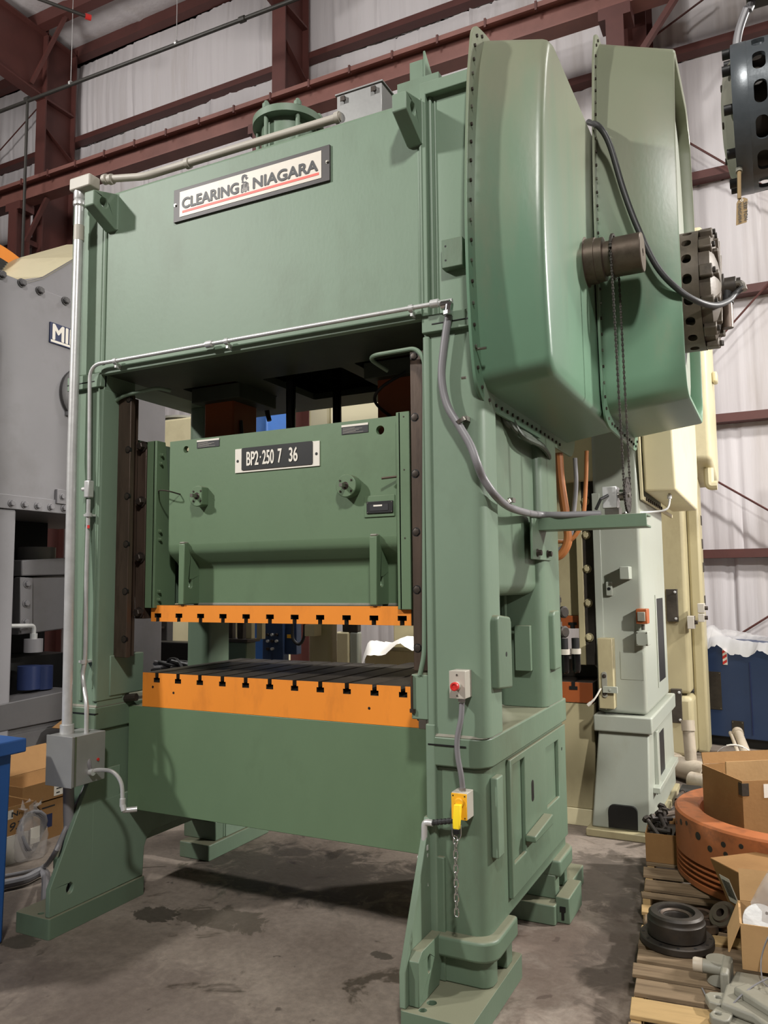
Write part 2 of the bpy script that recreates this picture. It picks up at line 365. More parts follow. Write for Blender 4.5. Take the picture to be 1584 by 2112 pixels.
# ------------------------------------------------------------------ building
WY = 7.95                                            # inner face of the back wall
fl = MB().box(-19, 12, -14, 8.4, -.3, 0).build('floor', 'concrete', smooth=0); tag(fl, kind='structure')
GIRTS = [2.05, 3.82, 5.49, 7.17, 9.01, 10.9]; EAVE = 12.75
wall = struct('wall_back')
rw = random.Random(3)
def folds(x0, x1, n):
    """heights of a hanging sheet: broad waves and narrow vertical creases"""
    h = [.02*sin(x*.9+1)+.012*sin(x*2.7) for x in [x0+(x1-x0)*i/(n-1) for i in range(n)]]
    cr = []
    for _ in range(int((x1-x0)*10)):
        cr.append((rw.uniform(x0, x1), rw.uniform(.012, .04), rw.uniform(.012, .04)*(1 if rw.random() < .5 else -1), rw.uniform(-.06, .06), rw.uniform(0, .6)))
    return h, cr
lv = [0]+GIRTS+[EAVE]
for k in range(len(lv)-1):
    z0, z1 = lv[k], lv[k+1]; n = 900; nz = 5; x0, x1 = -19, 9
    h, cr = folds(x0, x1, n); dx = (x1-x0)/(n-1)
    H = [[h[i] for i in range(n)] for _ in range(nz)]
    for (c, w_, a, lean, cut) in cr:
        for j in range(nz):
            t = j/(nz-1); cc = c+lean*t*1.5; i0 = int((cc-x0)/dx)
            for i in range(max(0, i0-4), min(n, i0+5)):
                H[j][i] += a*math.exp(-((x0+i*dx-cc)/w_)**2)*max(0, (t-cut) if lean > 0 else (1-t*.7))
    rows = [[(x0+i*dx, WY-.05*sin(pi*j/(nz-1))-H[j][i], z0+(z1-z0)*j/(nz-1)) for i in range(n)] for j in range(nz)]
    m = MB().ring(rows, cap=False, closed=False); m.build('insulation_sheet', 'insulation', wall, smooth=60)
MB().box(-19, 9, WY+.12, WY+.2, 0, 13.2).build('wall_panel', 'grey_press_dark', wall)
for z in GIRTS+[EAVE+.02]:
    hh = .11 if z < 12 else .22
    MB().prism([(WY-.2, z), (WY-.2, z+hh), (WY-.02, z+hh), (WY-.02, z+hh-.012), (WY-.188, z+hh-.012), (WY-.188, z+.012), (WY-.02, z+.012), (WY-.02, z)], 0, -19, 9).build('steel_girt', 'red_steel', wall)
def hsec(m, x, y0, y1, z0, z1, wd=.26, tf=.03, tw=.02):
    m.box(x-wd/2, x+wd/2, y0, y0+tf, z0, z1).box(x-wd/2, x+wd/2, y1-tf, y1, z0, z1).box(x-tw/2, x+tw/2, y0+tf, y1-tf, z0, z1); return m
for X_ in (-15.9, -10.3, -4.63, 1.04):
    c = hsec(MB(), X_, 7.0, 7.75, 0, 12.9).build('steel_column', 'red_steel', wall)
    MB().box(X_-.12, X_+.12, 7.03, 7.72, 11.42, 11.46).build('stiffener_plate', 'red_steel', c)
    MB().prism([(7.03, 10.85), (7.06, 10.85), (7.72, 10.5), (7.72, 10.47)], 0, X_+.012, X_+.1).build('stiffener_plate', 'red_steel', c)
wl = MB().box(-19.2, -19, -14, 8.4, 0, 13.6).build('wall_left', 'insulation', smooth=0); tag(wl, kind='structure')
wr = MB().box(11, 11.2, -14, 8.4, 0, 13.6).build('wall_right', 'insulation', smooth=0); tag(wr, kind='structure')
wf = MB().box(-19, 11, -14.2, -14, 0, 13.6).build('wall_front', 'insulation', smooth=0); tag(wf, kind='structure')

# roof: sheets between purlins, rafters along Y
ceil = struct('ceiling')
SL = .012
def rz(y): return 13.05+(8-y)*SL
PUR = [6.85, 5.35, 3.9, 2.5, 1.2, -.1, -1.6, -3.1, -4.6, -6.1, -7.6, -9.1, -10.6, -12.1, -13.6]
yy = [8.2]+PUR
for k in range(len(yy)-1):
    y0, y1 = yy[k], yy[k+1]; n = 300; nz = 5; x0, x1 = -19, 11; dx = (x1-x0)/(n-1)
    cr = [(rw.uniform(x0, x1), rw.uniform(.03, .07), rw.uniform(.01, .035), rw.uniform(-.3, .3)) for _ in range(60)]
    rows = []
    for j in range(nz):
        t = j/(nz-1); row = []
        for i in range(n):
            x = x0+i*dx; row.append((x, y0+(y1-y0)*t, rz(y0+(y1-y0)*t)+.02-.08*sin(pi*t)-.02*sin(x*1.3)-sum(a*math.exp(-((x-c-l*t)/w_)**2) for c, w_, a, l in cr if abs(x-c) < .5)))
        rows.append(row)
    MB().ring(rows, cap=False, closed=False).build('insulation_sheet', 'insulation', ceil, smooth=60)
MB().box(-19, 11, -14, 8.4, 13.55, 13.65).build('roof_deck', 'grey_press_dark', ceil)
for y in PUR:
    z = rz(y)
    MB().prism([(y-.1, z), (y+.1, z), (y+.1, z-.02), (y-.085, z-.02), (y-.085, z-.24), (y+.1, z-.24), (y+.1, z-.26), (y-.1, z-.26)], 0, -19, 11).build('steel_purlin', 'red_steel', ceil)
for X_ in (-15.9, -10.3, -4.63, 1.04):
    m = MB(); t = rz(7.75)-.26; tb = rz(-14)-.26
    m.prism([(7.75, t), (-14, tb), (-14, tb-.03), (7.75, t-.03)], 0, X_-.13, X_+.13)
    m.prism([(7.0, 11.46), (6.0, 11.53), (2, 11.95), (-14, 12.2), (-14, 12.17), (2, 11.92), (6, 11.5), (7.0, 11.43)], 0, X_-.13, X_+.13)
    m.prism([(7.75, t-.03), (-14, tb-.03), (-14, 12.19), (2, 11.94), (6, 11.52), (7.0, 11.45), (7.75, 11.45)], 0, X_-.012, X_+.012)
    r_ = m.build('steel_rafter', 'red_steel', ceil)
    MB().tube([(X_+.05, 6.72, 11.6), (X_+.8, 6.85, rz(6.85)-.24)], .045, 4).build('flange_brace', 'red_steel', r_)
    MB().tube([(X_+.1, 3.4, 11.9), (X_+.9, 2.5, rz(2.5)-.24)], .045, 4).build('flange_brace', 'red_steel', r_)

# crane runway: beam with its rail, brackets and posts
cb = thing('crane_runway_beam', 'long red steel crane runway beam with rail running along the back wall', 'beam', (-4, 6.6, 9.2))
y = 6.6; z0, z1 = 9.06, 9.44
MB().box(-19, 9, y-.13, y+.13, z0, z0+.02).box(-19, 9, y-.14, y+.14, z1-.02, z1).box(-19, 9, y-.008, y+.008, z0+.02, z1-.02).build('web_and_flanges', 'red_steel_light', cb)
MB().box(-19, 9, y-.16, y-.12, z1-.06, z1+.0).box(-19, 9, y-.16, y+.16, z1, z1+.012).build('cap_channel', 'red_steel_light', cb)
MB().prism([(y-.05, z1+.012), (y+.05, z1+.012), (y+.05, z1+.03), (y+.02, z1+.03), (y+.035, z1+.09), (y-.035, z1+.09), (y-.02, z1+.03), (y-.05, z1+.03)], 0, -19, 9).build('rail', 'red_steel', cb)
for i in range(38):
    x = -18.6+i*.71; MB().box(x-.015, x+.015, y-.175, y-.12, z1-.1, z1+.03).build('rail_clip', 'red_steel', cb)
for X_ in (-10.3, -4.63, .86):
    p = thing('crane_post', {-10.3: 'red steel crane post under the runway beam at far left', -4.63: 'red steel crane post hidden behind the green press crown', .86: 'red steel crane post under the beam between the two green gear guards'}[X_], 'post', (X_, y, 0))
    hsec(MB(), X_, y-.16, y+.16, .02, z0-.16, .22).build('shaft', 'red_steel', p)
    MB().box(X_-.25, X_+.25, y-.2, y+.2, 0, .02).build('base_plate', 'red_steel', p)
    MB().box(X_-.2, X_+.2, y-.16, y+.16, z0-.16, z0-.002).build('cap_plate', 'red_steel', p)
    MB().box(X_-.04, X_+.04, y+.16, 6.995, z0-.7, z0-.6).build('tie_bracket', 'red_steel', p)
    MB().tube([(X_+.2, y, z0-.75), (X_+.75, y, z0-.02)], .05, 4).build('knee_brace', 'red_steel', p)

# sprinkler pipe on its hangers
sp = thing('sprinkler_pipe', 'thin dark sprinkler pipe hung on rods beneath the ceiling', 'pipe', tuple(at(318, 107, 1, 6)))
a_, b_ = at(0, 230, 1, 6), at(605, 0, 1, 6); dd = (b_-a_).normalized()
MB().tube([a_-dd*8, b_+dd*9], .033, 10).build('pipe', 'pipe_dark', sp)
for px, py in ((146, 172), (364, 89)):
    q = at(px, py, 1, 6); MB().cyl(q, (q.x, q.y, rz(6)-.24), .006, n=6).build('hanger_rod', 'galvanised', sp)
    MB().lathe([(.045, -.02), (.045, .02)], q, dd, 12).build('hanger_ring', 'galvanised', sp)
for px, py in ((57, 205), (500, 40)):
    q = at(px, py, 1, 6); MB().cyl(q-dd*.05, q+dd*.05, .05, n=10).build('coupling', 'pipe_dark', sp)
q = at(57, 205, 1, 6); MB().cyl(q, (q.x, q.y, 7.2), .026, n=8).build('drop_pipe', 'pipe_dark', sp)
q = at(176, 33, 1, 5.9); MB().tube([q+V((-.9, -1.4, .05)), q], .03, 8).build('branch_pipe', 'pipe_dark', sp); MB().cyl(q, q+V((.05, .08, -.0)), .05, n=10).build('pipe_cap', 'red', sp)

# wind bracing
rods = [('leftmost thin diagonal bracing rod beside the left wall column', (0, 310), (66, 236)), ('thin bracing rod rising behind the hook of the hanging motor', (1345, 78), (1425, 18)),
        ('thin bracing rod running down behind the hanging grey motor', (1436, 303), (1500, 340)), ('thin red bracing rod behind the clutch air valve', (1480, 702), (1584, 585)),
        ('thin dark bracing rod below the cream guard on the white wall', (1465, 985), (1584, 1052)), ('thin dark bracing rod above the blue cabinet', (1510, 1318), (1584, 1272))]
for lb, p0, p1 in rods:
    a_, b_ = at(*p0, 1, 7.66), at(*p1, 1, 7.66); dd = b_-a_
    e0, e1 = (a_-dd*(.4 if p0[0] != 1345 else 0), b_+dd*(.4 if p0[0] in (0, 1345) else 3.2))
    tag(MB().tube([e0, e1], .014, 6).build('bracing_rod', 'red_steel'), lb, 'rod')
# ------------------------------------------------------------------ the green press
press = thing('stamping_press', 'big green straight-side stamping press with two tall gear guards, standing in the middle', 'press', (0, .55, 0))
FY = -.1                                              # front plane of the columns and the crown
def side(sg):
    """one side of the frame: base, foot, columns, crown upright.  sg = 1 right, -1 left"""
    xi, xo = (1.0, 1.265) if sg > 0 else (.965, 1.25)
    mx = (lambda x: x) if sg > 0 else (lambda x: -x)
    def bx(m, a, b, y0, y1, z0, z1): x0, x1 = sorted((mx(a), mx(b))); return m.box(x0, x1, y0, y1, z0, z1)
    def pz(m, pts, z0, z1): return m.prism([(mx(p[0]), p[1]) for p in pts], 2, z0, z1)
    def px_(m, pts, a, b, holes=()): a, b = sorted((mx(a), mx(b))); return m.prism(pts, 0, a, b, holes)
    gm = 'green' if sg > 0 else 'green'
    # base: body with its bottom arch, cap band on top
    m = MB()
    pz(m, rrect(xi+.012, xo-.02, FY+.022, 1.23, .07, 6, '0100'), .29, .975)
    pz(m, rrect(xi-.002, xo, FY, 1.25, .085, 6, '0100'), .975, 1.10)
    base = m.build('base_frame', 'green_side', press, .008)
    if sg > 0: m = MB(); pz(m, rrect(xi-.015, xi+.03, FY-.002, .14, .008, 3), .1, 1.15); m.build('edge_strip', 'green', base, .006)
    m = MB(); ar = [(.2, .3)]+[(.2+.0+.16*(1-cos(a*pi/12)), .29+.0*a) for a in range(1)]
    px_(m, [(FY+.004, .1), (.29, .1), (.295, .2), (.30, .26), (.32, .30), (.36, .325), (.5, .33), (1.15, .33), (1.15, .6), (FY+.004, .6)], xi+(-.005 if sg > 0 else .0055), xi+.06); m.build('inner_cheek', 'green' if sg < 0 else 'green_side', base, .006)
    if sg > 0:
        # raised plates on the outer face leave the recesses
        m = MB(); px_(m, [(.2, .36), (1.21, .36), (1.21, .96), (.2, .96)], xo-.022, xo, ([(.235, .50), (.42, .50), (.42, .93), (.235, .93)][::-1], [(.80, .60), (1.05, .60), (1.05, .90), (.80, .90)][::-1]))
        m.build('cover_plate', 'green_side', base, .005)
        m = MB(); px_(m, [(.40, .55), (.72, .55), (.72, .60), (.40, .58)], xo, xo+.05); m.build('ledge', 'green_side', base, .006)
        m = MB(); px_(m, [(-.02, .60), (.06, .60), (.06, .93), (-.02, .93)], xo-.02, xo+.012); m.build('wear_strip', 'green', base, .006)
        MB().prism(rrect(.52, .56, .70, .80, .018, 4), 0, xo-.03, xo+.001).build('oblong_hole', 'black', base, 0)
        for (y, z) in ((.1, .875), (1.12, .84)): MB().cyl((xo-.03, y, z), (xo-.0185 if y < .5 else xo+.001, y, z), .009, n=10).build('drilled_hole', 'black', base)
    # chamfered weld where the columns stand on the base
    for (a0, a1, mt) in ((FY, .15, 1), (.83, 1.24, 0)):
        m = MB(); m.ring([[(mx(p[0]), p[1], 1.10) for p in rrect(xi+.0, xo+.0, a0+.002, a1+.0, .07, 5, '0110')], [(mx(p[0]), p[1], 1.128) for p in rrect(xi+.012, xo-.03, a0+.03, a1-.03, .055, 5, '0110')]])
        m.build('weld_fillet', 'cast_grey', base)
    m = MB(); bx(m, xi-.003, xi+.17, FY-.004, FY+.02, 1.062, 1.068); m.build('joint_line', 'black', base)
    # feet
    for front in (1, 0):
        my = (lambda y: y) if front else (lambda y: 1.15-y)
        ys = lambda a, b: tuple(sorted((my(a), my(b))))
        f = None
        pts = rrect(xi+(-.01 if sg > 0 else .008), xo+.02, -.13, .2, .085, 6, '0100'); pts = pts if front else [(p[0], my(p[1])) for p in pts]
        m = MB(); pz(m, pts, .212, .298); f = m.build('foot_ring', 'green_side', press, .014, 3)
        m = MB(); q = rrect(xi+.01, xo-.01, -.09, .0, .05, 5, '0100'); q = q if front else [(p[0], my(p[1])) for p in q]
        pz(m, q, .1, .22); bx(m, xi+.01, xo-.07, *ys(0, .12), .1, .22); bx(m, xi+.01, xo-.01, *ys(.12, .2), .1, .22); m.build('pedestal', 'green_side', f, .006)
        y0, y1 = ys(-.375, .29)
        hs = [circ(mx(1.07), my(-.27), .02, 14), circ(mx(1.06), my(-.335), .016, 14)]
        hs = [h if True else h for h in hs]
        m = MB(); x0, x1 = sorted((mx(xi-.02 if sg > 0 else .955), mx(1.272 if sg > 0 else 1.2)))
        m.prism(rrect(x0, x1, y0, y1, .012, 3), 2, 0.0, .1, hs if front else ()); fp = m.build('foot_plate', 'green_side', f, .006)
        for h in (hs if front else ()):
            c = sum((V((p[0], p[1], 0)) for p in h), V())/len(h); MB().cyl((c.x, c.y, .004), (c.x, c.y, .03), .022, n=14).build('anchor_hole', 'black', fp)
        # gusset plate at the inner side
        zt = .76
        gp = [(-.362, .1), (-.362, .235), (FY, zt), (.1, zt), (.1, .1)]; gp = gp if front else [(my(p[0]), p[1]) for p in gp]
        hl = [circ(my(-.235), .205, .022, 16, .028)] if sg < 0 else []
        g0, g1 = (.972, 1.0) if sg > 0 else (.971, 1.0)
        m = MB(); px_(m, gp, g0, g1, hl); m.build('gusset_plate', 'green', f, .004)
        if sg > 0 and front:
            m = MB(); px_(m, [(-.335, .102), (-.335, .27), (-.30, .30), (-.1, .30), (-.1, .18), (-.13, .102)], 1.0, 1.045, [rrect(-.245, -.215, .19, .26, .014, 4)]); m.build('slotted_lug', 'green_side', f, .006)
    if sg > 0:
        m = MB(); m.prism([(1.262, 0), (1.335, 0), (1.335, .06), (1.335, .13), (1.262, .13)], 1, .91, 1.19)
        w_ = m.build('levelling_wedge', 'green_side', press, .006); MB().box(1.285, 1.315, .905, .93, .06, .085).box(1.293, 1.307, .905, .93, .02, .06).build('wedge_slot', 'black', w_)
    # columns
    front = MB(); pz(front, rrect(xi, xo, FY+.012, .15, .055, 6, '0110'), 1.10, 2.95); c1 = front.build('front_column', gm, press, .004)
    m = MB(); pz(m, rrect(xi-.004, xi+.03, FY, .1, .01, 3), 1.13, 2.86); m.build('edge_strip', 'green', c1, .005)
    if sg < 0:
        m = MB(); bx(m, .985, .995, FY-.004, FY+.02, 1.2, 2.87); bx(m, 1.075, 1.095, FY+.0, FY+.02, 1.13, 2.85); m.build('weld_bead', 'green', c1, .003)
    rear = MB(); pz(rear, rrect(xi, xo if sg > 0 else 1.15, .83, 1.22 if sg > 0 else 1.06, .05, 6, '1110'), 1.10, 2.95); c2 = rear.build('rear_column', 'green_side', press, .004)
    m = MB(); px_(m, [(.1, 1.7), (.86, 1.7), (.86, 2.6), (.1, 2.6)], xi+.0, xi+.03); m.build('side_panel', 'green_side', press)
    # box that bulges between the columns, its bottom edge rounded
    bp_ = [(.14, 2.62), (.14, 1.74)]+[(.14+.05*(1-cos(a*pi/10)), 1.74-.05*sin(a*pi/10)) for a in range(1, 6)]
    m = MB(); prof = [(xi+.02, 1.69), (xo-.10, 1.69)]+[(xo-.10+.06*sin(a*pi/12), 1.75-.06*cos(a*pi/12)) for a in range(1, 7)]+[(xo-.04, 2.62), (xi+.02, 2.62)]
    m.prism([(mx(p[0]), p[1]) for p in prof], 1, .13, .85); m.build('side_box', 'green_side', press, .004)
    # wear pads on the outer edges
    if sg > 0:
        m = MB(); m.prism([(-.02, 1.30), (.175, 1.285), (.175, 1.575), (.16, 1.60), (-.0, 1.615), (-.02, 1.60)], 0, xo-.04, xo+.03); pd = m.build('wear_pad', 'green_side', c1, .01, 3)
        MB().cyl((xo+.025, .09, 1.44), (xo+.0305, .09, 1.44), .011, n=10).build('drilled_hole', 'black', pd)
        m = MB(); m.prism([(.93, 1.285), (1.05, 1.285), (1.05, 1.60), (.95, 1.60), (.93, 1.58)], 0, xo-.03, xo+.028); m.build('wear_pad', 'green_side', c2, .01, 3)
    # crown upright
    zt = 4.065 if sg > 0 else 4.0
    m = MB()
    if sg > 0:
        pz(m, rrect(xi, 1.25, FY+.035, 1.3, .01, 3), 2.95, zt)
    else:
        pz(m, rrect(xi, 1.25, FY, 1.3, .03, 4, '0110'), 2.95, zt)
    cu = m.build('crown_upright', 'green', press, .012, 3)
    if sg > 0:
        m = MB(); m.prism([(1.0, 2.95), (1.03, 2.95), (1.03, 4.005), (1.25, 4.005), (1.25, zt), (1.0, zt)], 1, FY-.004, FY+.05); m.build('front_frame', 'green', cu, .004)
        m = MB(); m.tube([(1.04, FY+.03, 2.96), (1.04, FY+.03, 4.0)], .010, 8).tube([(1.062, FY+.033, 2.96), (1.062, FY+.033, 3.98)], .005, 8); m.build('weld_bead', 'green', cu)
        m = MB(); m.box(1.10, 1.20, FY-.01, FY+.05, 3.155, 3.288); pd = m.build('mounting_pad', 'green_side', cu, .004)
        for z in (3.19, 3.255): MB().cyl((1.12, FY-.0105, z), (1.12, FY+.0, z), .005, n=8).build('drilled_hole', 'black', pd)
    m = MB(); bx(m, xi, xo-.02, FY-.014, FY+.03, 2.872, 2.952); m.build('joint_band', 'green', cu, .004)
    m = MB(); bx(m, xi+.05, xo-.02, FY-.017, FY-.01, 2.905, 2.909); m.build('joint_line', 'black', cu)
    return c1, c2, base
colR, colR2, baseR = side(1); colL, colL2, baseL = side(-1)

# skirt and bed
m = MB().box(-.966, 1.0, .15, .185, .508, 1.079); m.build('front_skirt', 'green_slide', press, .003)
m = MB().box(-.95, .98, .2, 1.0, .66, 1.078); m.build('bed_box', 'green_side', press)
m = MB().box(-.95, .98, 1.0, 1.04, .508, 1.078); m.build('rear_skirt', 'green_side', press)

# bolster plate: T-slots run front to back
SLOT = [-.762+.1524*k for k in range(11)]
def tee(x0, x1, zb, zt, neck, head, d1, d2, up):
    """outline of a plate with T-slots cut from its top (up) or bottom face"""
    if up:
        p = [(x0, zb), (x1, zb), (x1, zt)]
        for s in reversed(SLOT): p += [(s+neck, zt), (s+neck, zt-d1), (s+head, zt-d1), (s+head, zt-d2), (s-head, zt-d2), (s-head, zt-d1), (s-neck, zt-d1), (s-neck, zt)]
        return p+[(x0, zt)]
    p = [(x0, zt), (x0, zb)]
    for s in SLOT: p += [(s-neck, zb), (s-neck, zb+d1), (s-head, zb+d1), (s-head, zb+d2), (s+head, zb+d2), (s+head, zb+d1), (s+neck, zb+d1), (s+neck, zb)]
    return p+[(x1, zb), (x1, zt)]
m = MB().prism(tee(-.866, .9, 1.08, 1.268, .012, .022, .027, .052, True), 1, .15, 1.06)
bol = m.build('bolster_plate', ['orange', 'bed_steel'], press, 0, smooth=0, matfn=lambda c, n: 0 if n.y < -.5 else 1)
m = MB().box(-.866, .9, .1497, .156, 1.262, 1.2695)
for x, z in ((-.79, 1.19), (-.64, 1.165), (.58, 1.155), (.84, 1.12)): MB().cyl((x, .149, z), (x, .16, z), .007, n=10).build('drilled_hole', 'black', bol)
MB().box(.862, .905, .1, .16, 1.085, 1.135).build('keeper_block', 'steel', bol, .004)

# slide
sl = MB().prism([(-.71, 1.985), (.75, 1.985), (.75, 2.578), (-.71, 2.578)], 1, .17, .2, [circ(at(384, 927, 1, .17).x, at(384, 927, 1, .17).z, .02), circ(at(784, 887, 1, .17).x, at(784, 887, 1, .17).z, .023)])
sl.prism([(.17, 1.985), (.172, 1.955), (.185, 1.93), (.245, 1.885), (.262, 1.86), (.265, 1.83), (.265, 1.645), (.31, 1.645), (.31, 1.9), (.2, 1.985)], 0, -.71, .75)
slide = sl.build('slide', 'green_slide', press)
MB().box(-.8, .79, 1.0, 1.04, 1.65, 2.575).box(-.8, .79, .3, 1.0, 2.2, 2.25).build('rear_wall', 'green_side', slide)
MB().box(-.83, -.8, .2, 1.0, 1.65, 2.57).box(.79, .82, .2, 1.0, 1.65, 2.57).build('end_wall', 'green_side', slide)
MB().box(-.71, .75, .262, .275, 1.643, 1.657).build('weld_seam', 'cast_grey', slide, .003)
for sg, x0, x1 in ((-1, -.842, -.782), (1, .762, .822)):
    f = MB().box(x0, x1, .128, .2, 1.63, 2.585).build('end_plate', 'green_slide', slide, .003)
    xf = x1 if sg < 0 else x0
    MB().prism([(.128, 1.63), (.128, 2.585), (.2, 2.585), (.3, 1.9), (.3, 1.63)], 0, min(xf, xf+.0)-.012, xf+.012).build('end_rib', 'green_slide', f, .003)
    if sg < 0:
        for y, z in ((.165, 2.505), (.16, 2.455), (.16, 2.065), (.16, 2.018), (.16, 1.722), (.16, 1.676)):
            MB().bolt((xf+.012, y, z), (1, 0, 0), .008, .016).build('set_screw', 'green_slide', f)
    else:
        for z in (2.56, 2.3, 1.97): MB().cyl((x0+.03, .1265, z), (x0+.03, .129, z), .004, n=8).build('drilled_hole', 'dark_bolt', f)
for x in (-.585, .615):
    r = MB().prism([(.135, 1.65), (.135, 1.985), (.165, 1.995), (.2, 1.985), (.285, 1.82), (.285, 1.65)], 0, x-.02, x+.02, [rrect(.175, .205, 1.74, 1.79, .013, 4)]).build('die_lug', 'green_slide', slide, .004)
    MB().box(x-.018, x+.018, .137, .19, 1.986, 1.998).build('weld_cap', 'cast_grey', r, .005)
op = MB().prism(tee(-.812, .81, 1.554, 1.645, .012, .024, .022, .046, False), 1, .15, 1.05).build('slide_plate', ['orange', 'bed_steel'], slide, 0, smooth=0, matfn=lambda c, n: 0 if n.y < -.5 else 1)
# bosses on the slide face
for (px, py, rad, flat) in ((420, 1025, .058, 1), (724, 1004, .058, 0)):
    c = at(px, py, 1, .17)
    pts = circ(c.x, c.z, rad, 32); pts = [(min(p[0], c.x+rad*.55) if flat else p[0], p[1]) for p in pts]
    b = MB().prism(pts, 1, .115, .171).build('adjuster_boss', 'green_slide', slide, .004)
    MB().cyl((c.x-.004, .118, c.z), (c.x-.004, .07, c.z), .0125, n=4).build('square_shaft', 'steel', b)
    MB().lathe([(.02, 0), (.016, .004)], (c.x-.004, .115, c.z), (0, -1, 0), 20).build('shaft_seal', 'dark_bolt', b)
    for a in (40, 140, 220, 320):
        q = V((c.x+rad*.72*cos(R(a))*(.8 if flat else 1), .115, c.z+rad*.72*sin(R(a)))); MB().hexa(q, (0, -1, 0), .0045, .005).build('cap_screw', 'dark_bolt', b)
# data plates and stickers
def plate(name, px0, py0, px1, py1, y, m, parent, th=.004, bev=.001):
    a, b = at(px0, py0, 1, y), at(px1, py1, 1, y); o = MB().box(a.x, b.x, y-th, y+.002, min(a.z, b.z), max(a.z, b.z)).build(name, m, parent, bev); return o, a, b
A, B = at(486, 973, 1, .17), at(660, 912, 1, .17); zt_, zb_ = at(573, 920.5, 1, .17).z, at(573, 967.5, 1, .17).z
mp_ = MB().box(A.x, B.x, .164, .1705, zb_-.003, zt_+.006).build('model_plate', 'label_white', slide, .001)
xa, xb = at(499, 940, 1, .164).x, at(645, 940, 1, .164).x
MB().prism(rrect(xa, xb, zb_+.008, zt_+.008, .008, 4), 1, .160, .166).build('black_insert', 'black', mp_)
W_ = xb-xa; hgt = (zt_-zb_)*.6; zl = zb_+.008+(zt_-zb_)*.2
for s_, f0, f1 in (('BP2', .08, .25), ('·', .272, .288), ('250', .31, .47), ('7', .53, .58), ('36', .685, .80)):
    text('lettering', s_, (xa+W_*f0, .1595, zl+(hgt*.45 if s_ == '·' else 0)), (1, 0, 0), (0, 0, 1), hgt*(.16 if s_ == '·' else 1), 'label_white', mp_, W_*(f1-f0), fat=.022)
for x in (A.x+.018, B.x-.018): MB().cyl((x, .163, (zt_+zb_)/2), (x, .165, (zt_+zb_)/2), .008, n=12).build('screw', 'black', mp_)
for (x0, x1, y0, y1) in ((407, 453, 922.5, 906), (705, 760, 894, 874.5)):
    A, B = at(x0, 900, 1, .17), at(x1, 900, 1, .17); A.z, B.z = at((x0+x1)/2, y0, 1, .17).z, at((x0+x1)/2, y1, 1, .17).z
    s_ = MB().box(A.x, B.x, .167, .1705, A.z, B.z).build('instruction_plate', 'ink', slide)
    h = B.z-A.z; MB().box(A.x, B.x, .166, .168, B.z-h*.22, B.z).build('title_strip', 'label_white', s_)
    for i in range(5): MB().box(A.x+.008, A.x+(B.x-A.x)*(.5+.4*((i*37) % 10)/10), .1662, .168, B.z-h*(.36+.12*i)-.0012, B.z-h*(.36+.12*i)).build('text_line', 'plastic_grey', s_)
A, B = at(752, 1070, 1, .17), at(822, 1019, 1, .17)
q = MB().box(A.x, B.x-.02, .164, .1705, A.z+.005, B.z).build('name_plate_mount', 'green_slide', slide, .003)
A, B = at(757, 1060, 1, .164), at(811, 1032, 1, .164); k = MB().box(A.x, B.x, .158, .166, A.z, B.z).build('maker_plate', 'black', q, .002)
MB().box(A.x+.02, B.x-.025, .1565, .159, A.z+.013, B.z-.015).build('inset', 'ink', k); MB().box(A.x+.04, A.x+.088, .1555, .157, (A.z+B.z)/2+.004, (A.z+B.z)/2+.012).build('engraved_line', 'label_white', k)
for sx in (A.x+.006, B.x-.006):
    for sz in (A.z+.006, B.z-.006): MB().cyl((sx, .157, sz), (sx, .159, sz), .003, n=8).build('screw', 'steel', k)
p0 = at(330, 1017, 1, .13); MB().tube(curve([(-.77, .15, p0.z), (-.72, .1, p0.z+.01), (-.66, .1, p0.z+.004), (-.63, .17, p0.z-.01)], 6), .004, 8).build('grease_line', 'dark_bolt', slide)
p0 = at(800, 986, 1, .15); MB().tube([(p0.x-.02, .12, p0.z-.004), (p0.x+.05, .15, p0.z+.004)], .006, 8).build('grease_fitting', 'gib_bronze', slide)
# guides and their bolts
for sg in (-1, 1):
    x = lambda v: sg*v
    def B_(m, a, b, y0, y1, z0, z1): p, q = sorted((sg*a, sg*b)); return m.box(p, q, y0, y1, z0, z1)
    off = 0 if sg < 0 else .035
    g = B_(B_(MB(), .965+off, .868+off*.3, .02, .055, 1.36, 2.84), .965+off, .915+off*.3, .055, .13, 1.36, 2.84).build('guide_gib', 'gib_bronze', press, .003)
    for py in (823, 927, 1023, 1122, 1220, 1319):
        p = at(269, py, 1, .02); xx = sg*.885 if sg < 0 else .90
        MB().cyl((xx, .0195, p.z), (xx, .03, p.z), .021, n=18).build('counterbore', 'black', g); MB().hexa((xx, .021, p.z), (0, -1, 0), .015, .006).build('hex_bolt', 'dark_bolt', g)
    sg_ = B_(MB(), .912, .846, .125, .2, 1.57, 2.56).build('slide_gib', 'gib_bronze', slide, .003)
    for py in (922, 1035, 1150, 1263):
        p = at(292, py, 1, .13); xx = sg*.872; MB().bolt((xx, .125, p.z), (0, -1, 0), .02, .036).build('hex_bolt', 'dark_bolt', sg_)

